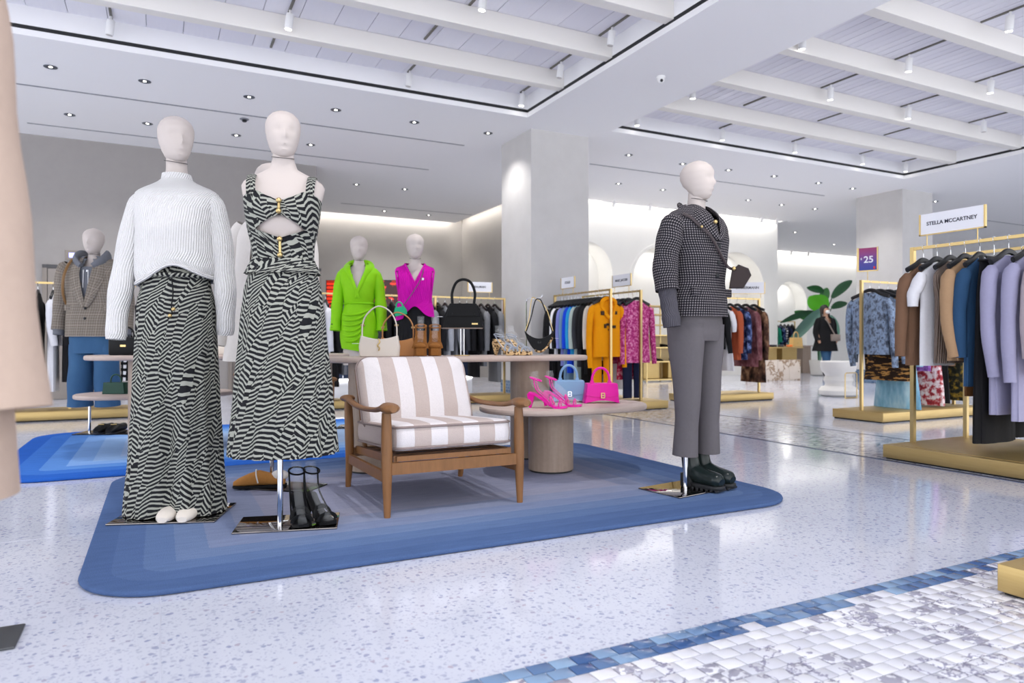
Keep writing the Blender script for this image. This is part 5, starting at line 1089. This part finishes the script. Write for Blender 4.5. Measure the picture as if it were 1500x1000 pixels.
small_bag('orange bag on the top shelf behind the pink blouse', SH[0]-.45, 12.0, 1.435, M_bag_or, 1.0); small_bag('vermilion bag at the tweed sleeve end of the brass shelf', SH[0]+.28, 12.0, 1.435, M_bag_or, .7)
small_bag('blush bag on the middle of the brass shelf', SH[0]+.4, 12.0, 1.215, M_pinkl, .9); small_bag('pale blue bag low on the brass shelf', SH[0]+.42, 12.0, .995, M_sky, 1.0)
for i, x in enumerate((-.3, -.1, .15, .35)):
    r_ = thing('shoe', 'dark shoe on the lower boards of the brass shelf', 'shoe', (SH[0]+x, 11.93, .732 if i % 2 else .432), .4, 'dark shoes on the brass shelf'); shoe_loft([(.1, 0, .03, 0, .07), (0, 0, .036, 0, .06), (-.1, 0, .036, 0, .045), (-.14, 0, .015, 0, .02)]).build('upper', M_lblack, r_)
# niche shelf with orange bags in the first arch
xn = onY(876, 13.0); o = tag(MB().slab(xn, 13.0, 1.5, 1.53, .5, .22, .004, .003, 1).build('niche_shelf', M_gold), 'brass shelf inside the arch beside the pillar', 'shelf')
small_bag('bright orange bag in the arch beside the pillar', xn-.12, 12.95, 1.53, M_bag_or, 1.1); small_bag('orange and brown bag in the arch beside the pillar', xn+.15, 12.95, 1.53, leather('orange_brown', '#c2703a'), .9)
# white shelf with small boxes above the fur coats
xn = onY(1090, 12.95); tag(MB().slab(xn, 12.95, 1.5, 1.53, .45, .2, .004, .003, 1).build('niche_shelf', M_gold), 'brass shelf inside the arch above the fur coats', 'shelf')
for i in range(2): small_bag('white bag on the arch shelf above the fur coats', xn-.18+.3*i, 12.9, 1.53, M_cream, 1.0, 0)['group'] = 'white bags above the fur coats'
# ------------------------------------------------------------------ marble plinths at the back right
def m_marble():
    n = NT('beige_marble', .3); v = n.coord('Object'); k = n.noise(v, 2.2, 6, .65); n.col(n.mix(n.math('LESS_THAN', n.math('ABSOLUTE', n.math('SUBTRACT', k, .5)), .02), n.mix(n.noise(v, 5, 3), '#d8c9ba', '#e8ddd2'), '#a58a70')); return n.m
MAR = m_marble(); Yp = 10.9
x0, x1 = onY(1122, Yp), onY(1173, Yp); t = thing('marble_plinth', 'beige marble display plinth with brass shelf boxes on top', 'display table', ((x0+x1)/2, Yp+.3, 0))
for i in range(3): MB().slab((i-1)*(x1-x0)/3, 0, 0, .45, (x1-x0)/6-.003, .3, .004, .003, 1).build('marble_panel', MAR, t)
for i in range(2): MB().box(-.55+i*.62, -.1+i*.62, -.2, .2, .452, .70).build('brass_box', M_goldb, t, False)
MB().slab(0, 0, .70, .73, (x1-x0)/2+.1, .3, .01, .004, 2).build('counter_board', M_goldb, t)
cxp = (x0+x1)/2
for i, (dx, c) in enumerate(((-.6, '#22242a'), (-.35, '#c23a2a'), (-.1, '#2a2d35'), (.15, '#3c4048'), (.4, '#e07b3a'))):
    r_ = thing('clutch_bag', ['black', 'red', 'dark grey', 'slate', 'orange'][i]+' flat clutch bag on the marble plinth counter', 'clutch', (cxp+dx, Yp+.2, .73), .2*i); MB().slab(0, 0, 0, .05, .1, .06, .015, .012, 3).build('body', leather('clutch%d' % i, c), r_); MB().box(-.012, .012, -.063, -.058, .02, .03).build('clasp', M_gold, r_, False)
small_bag('tan tote standing at the end of the marble plinth counter', cxp+.72, Yp+.3, .73, leather('tote_gold', '#c9a86a'), 1.6)
t = thing('wood_plinth', 'travertine display block behind the marble plinth', 'plinth', (onY(1182, 13.2), 13.4, 0)); MB().slab(0, 0, 0, .72, .16, .2, .006, .004, 2).build('block', M_travL, t); MB().slab(0, 0, .72, .745, .2, .24, .006, .004, 2).build('cap', M_travT, t)
# small rack of bright clothes behind the plinth
rack('short brass rack of bright clothes behind the marble plinth', onY(1134, 14.2), onY(1134, 14.2)+.95, 14.0, 14.5, [((onY(1134, 14.2)+.08, 14.25), (onY(1134, 14.2)+.87, 14.25))], 1.42)
for i, k in enumerate(('teal', 'bluepat', 'stripe', 'navy', 'black')): garment('dress', '%s dress on the short rack behind the marble plinth' % ['teal', 'blue brocade', 'black and white print', 'navy', 'black'][i], 'dress', 'top', G[k], onY(1134, 14.2)+.16+.15*i, 14.25, 1.42, pi/2-.5, .2, .8, .4, 1.0, .045)
# ------------------------------------------------------------------ white sculptural stool and brass hoop table
X, Y = at(1228, 10.9); t = thing('stool', 'white sculptural stool of stacked rounded discs', 'stool', (X, Y, 0))
MB().lathe([(.0, 0), (.24, .0), (.28, .03), (.285, .09), (.25, .14), (.2, .16), (.19, .19), (.2, .22), (.215, .25), (.205, .29), (.19, .31), (.2, .34), (.25, .40), (.262, .47), (.262, .53), (.25, .545), (0, .55)], 40, c0=False, c1=False).build('seat', plain('stool_white', '#e6e4e1', .5), t)
X, Y = at(1238, 10.4); t = thing('hoop_stand', 'thin brass hoop stand beside the white stool', 'stand', (X, Y, 0)); MB().tube([(0, 0, 0), (0, 0, .36), (.02, 0, .38), (.24, 0, .38), (.26, 0, .36), (.26, 0, 0)], .008, 8).build('hoop', M_gold, t); MB().tube([(0, 0, .008), (.26, 0, .008)], .008, 8).build('foot_bar', M_gold, t)
# ------------------------------------------------------------------ potted bird-of-paradise plant
M_leaf = NT('leaf_green', .35); _v = M_leaf.coord('UV'); M_leaf.col(M_leaf.mix(M_leaf.noise(_v, 4, 2), '#1f5a2c', '#4d9a4c')); M_leaf = M_leaf.m
M_leafl = NT('leaf_bright', .35).col('#5fbf2e').m
PX, PY = at(1200, 17.6); t = thing('potted_plant', 'large bird-of-paradise plant with broad leaves by the far wall', 'plant', (PX, PY, 0), -TH)
MB().lathe([(.16, 0), (.2, .02), (.24, .36), (.23, .38), (.2, .37)], 24).build('pot', plain('pot_white', '#dddad6', .5), t); MB().cyl(0, 0, .34, .36, .2, 20).build('soil', plain('soil', '#2c2018', .9), t)
M_leafd = NT('leaf_dark', .3).col('#2c5a38').m; M_leafg = NT('leaf_grey', .2).col('#5f8a78').m
for x0, z0, x1, z1, wd, mt_, dy in ((0, 1.65, -.95, .95, .19, M_leafg, -.2), (.1, 1.62, -.32, 2.1, .24, M_leafl, -.1), (.15, 2.1, -.25, 2.32, .1, M_leafd, .1), (.32, 1.95, .82, 2.55, .12, M_leafd, 0), (-.05, 1.6, -.9, 1.5, .1, M_leafd, .15), (.2, 1.5, .4, 1.1, .13, M_leafg, -.15), (.4, 1.7, .85, 1.95, .1, M_leafd, .2), (.1, 1.75, .3, 2.35, .12, M_leaf, .15), (-.05, 1.35, -.5, 1.75, .13, M_leaf, .2)):
    tip0 = Vector((x0, dy, z0)); d = Vector((x1-x0, dy*.5, z1-z0)); ln = d.length
    MB().tube(cr([Vector((x0*.1, dy*.1, .34)), Vector((x0*.35, dy*.5, .34+(z0-.34)*.6)), tip0], 5), lambda q: .018-.006*q, 8).build('leaf_stem', mt_, t)
    side = d.cross(Vector((0, 1, 0))).normalized(); side = (side*.8+Vector((0, 1, 0))*.45).normalized(); rg = []
    for k in range(15):
        q = k/14; w_ = wd*sin(pi*min(1, q*.93+.06))**.7+.002; c = tip0+d*q-Vector((0, 0, 1))*.2*ln*q*q; bend = Vector((0, -1, 0))*.25*w_
        rg.append([c-side*w_+bend, c-side*w_*.5+bend*.25, c, c+side*w_*.5+bend*.25, c+side*w_+bend])
    MB().loft(rg, False, False, False).build('leaf', mt_, t)
# ------------------------------------------------------------------ shopper in a dark coat and face mask
t = thing('person', 'person in a long black coat and white face mask with a grey bag', 'person', (*at(1209, 16.7), 0), -TH+.25)
def skin_body(name, joints, bones, mat, parent):
    me = bpy.data.meshes.new(name); me.from_pydata([j[0] for j in joints], bones, []); o = bpy.data.objects.new(name, me); C.objects.link(o); o.parent = parent
    md = o.modifiers.new('skin', 'SKIN'); md.use_smooth_shade = True; o.modifiers.new('sub', 'SUBSURF').levels = 1; o.modifiers['sub'].render_levels = 2
    for v, j in zip(me.skin_vertices[0].data, joints): v.radius = (j[1], j[1])
    me.skin_vertices[0].data[0].use_root = True; me.materials.append(mat); return o
J = [((0, 0, .95), .13), ((0, 0, 1.15), .12), ((0, 0, 1.34), .14), ((0, 0, 1.42), .06), ((0, -.01, 1.5), .05), ((0, -.02, 1.58), .085), ((0, -.01, 1.66), .075),
     ((-.19, 0, 1.35), .06), ((-.25, .0, 1.1), .042), ((-.24, -.08, .88), .034), ((-.23, -.1, .80), .03), ((.19, 0, 1.35), .06), ((.25, .02, 1.1), .042), ((.24, -.06, .88), .034), ((.23, -.09, .80), .03),
     ((-.09, 0, .85), .085), ((-.1, -.12, .5), .055), ((-.1, -.2, .12), .042), ((-.1, -.3, .04), .035), ((.09, 0, .85), .085), ((.1, .05, .5), .055), ((.1, .14, .12), .042), ((.1, .05, .04), .035)]
skin_body('body', J, [(0, 1), (1, 2), (2, 3), (3, 4), (4, 5), (5, 6), (2, 7), (7, 8), (8, 9), (9, 10), (2, 11), (11, 12), (12, 13), (13, 14), (0, 15), (15, 16), (16, 17), (17, 18), (0, 19), (19, 20), (20, 21), (21, 22)], plain('skin_tone', '#c99c82', .6), t)
c = shell([(.62, (.30, .24, .02)), (.9, (.25, .18, .0)), (1.15, (.215, .15, 0)), (1.3, (.215, .15, 0)), (1.4, (.19, .12, 0)), (1.45, (.09, .09, 0))], .62, 1.45, 20, 40, 2.2, folds(6, .04, 1.3, .6), vneck(1.22, 3, .1)).build('coat', M_blackc, t)
for s in (-1, 1): sleeve(c, [(s*.17, 0, 1.38), (s*.215, 0, 1.3), (s*.26, .01, 1.08), (s*.25, -.06, .86)], [(0, .06), (.3, .072), (1, .062)], M_blackc)
for s, y1, y2 in ((-1, -.12, -.2), (1, .05, .14)):
    MB().tube(cr([(s*.09, 0, .9), (s*.1, y1, .5), (s*.1, y2, .14)], 5), lambda q: .1-.04*q, 14).build('trouser_leg', M_denim, t)
    MB().tube(cr([(s*.1, y2, .2), (s*.1, y2, .08), (s*.1, y2-.06, .05), (s*.1, y2-.14, .04)], 4), .052, 12).build('boot', M_lblack, t)
MB().ball((0, .012, 1.615), .108, 18, 12, (.95, .98, 1.12)).build('hair', plain('hair_dark', '#231a18', .5), t).location = (0, .028, 0)
for s in (-1, 1): MB().tube(cr([(s*.08, .02, 1.62), (s*.105, .01, 1.5), (s*.1, -.03, 1.36)], 4), lambda q: .035-.018*q, 10).build('hair_lock', plain('hair_dark', '#231a18', .5), t)
MB().ball((0, -.085, 1.555), .058, 16, 10, (1.05, .6, .8)).build('face_mask', M_white, t)
for s in (-1, 1): MB().ball((s*.032, -.098, 1.625), .011, 8, 6).build('eye', M_black, t)
g = thing('shoulder_bag', 'grey shoulder bag carried across the black coat', 'bag', tuple(t.location), -TH+.25); MB().slab(.12, -.2, .86, 1.02, .12, .045, .03, .015, 3).build('body', leather('grey_bag', '#8d8078'), g); MB().tube(cr([(-.1, .0, 1.44), (-.08, -.15, 1.35), (.02, -.19, 1.15), (.1, -.2, 1.02)], 5), .006, 6, .016, (0, -1, 0)).build('strap', leather('grey_bag', '#8d8078'), g)
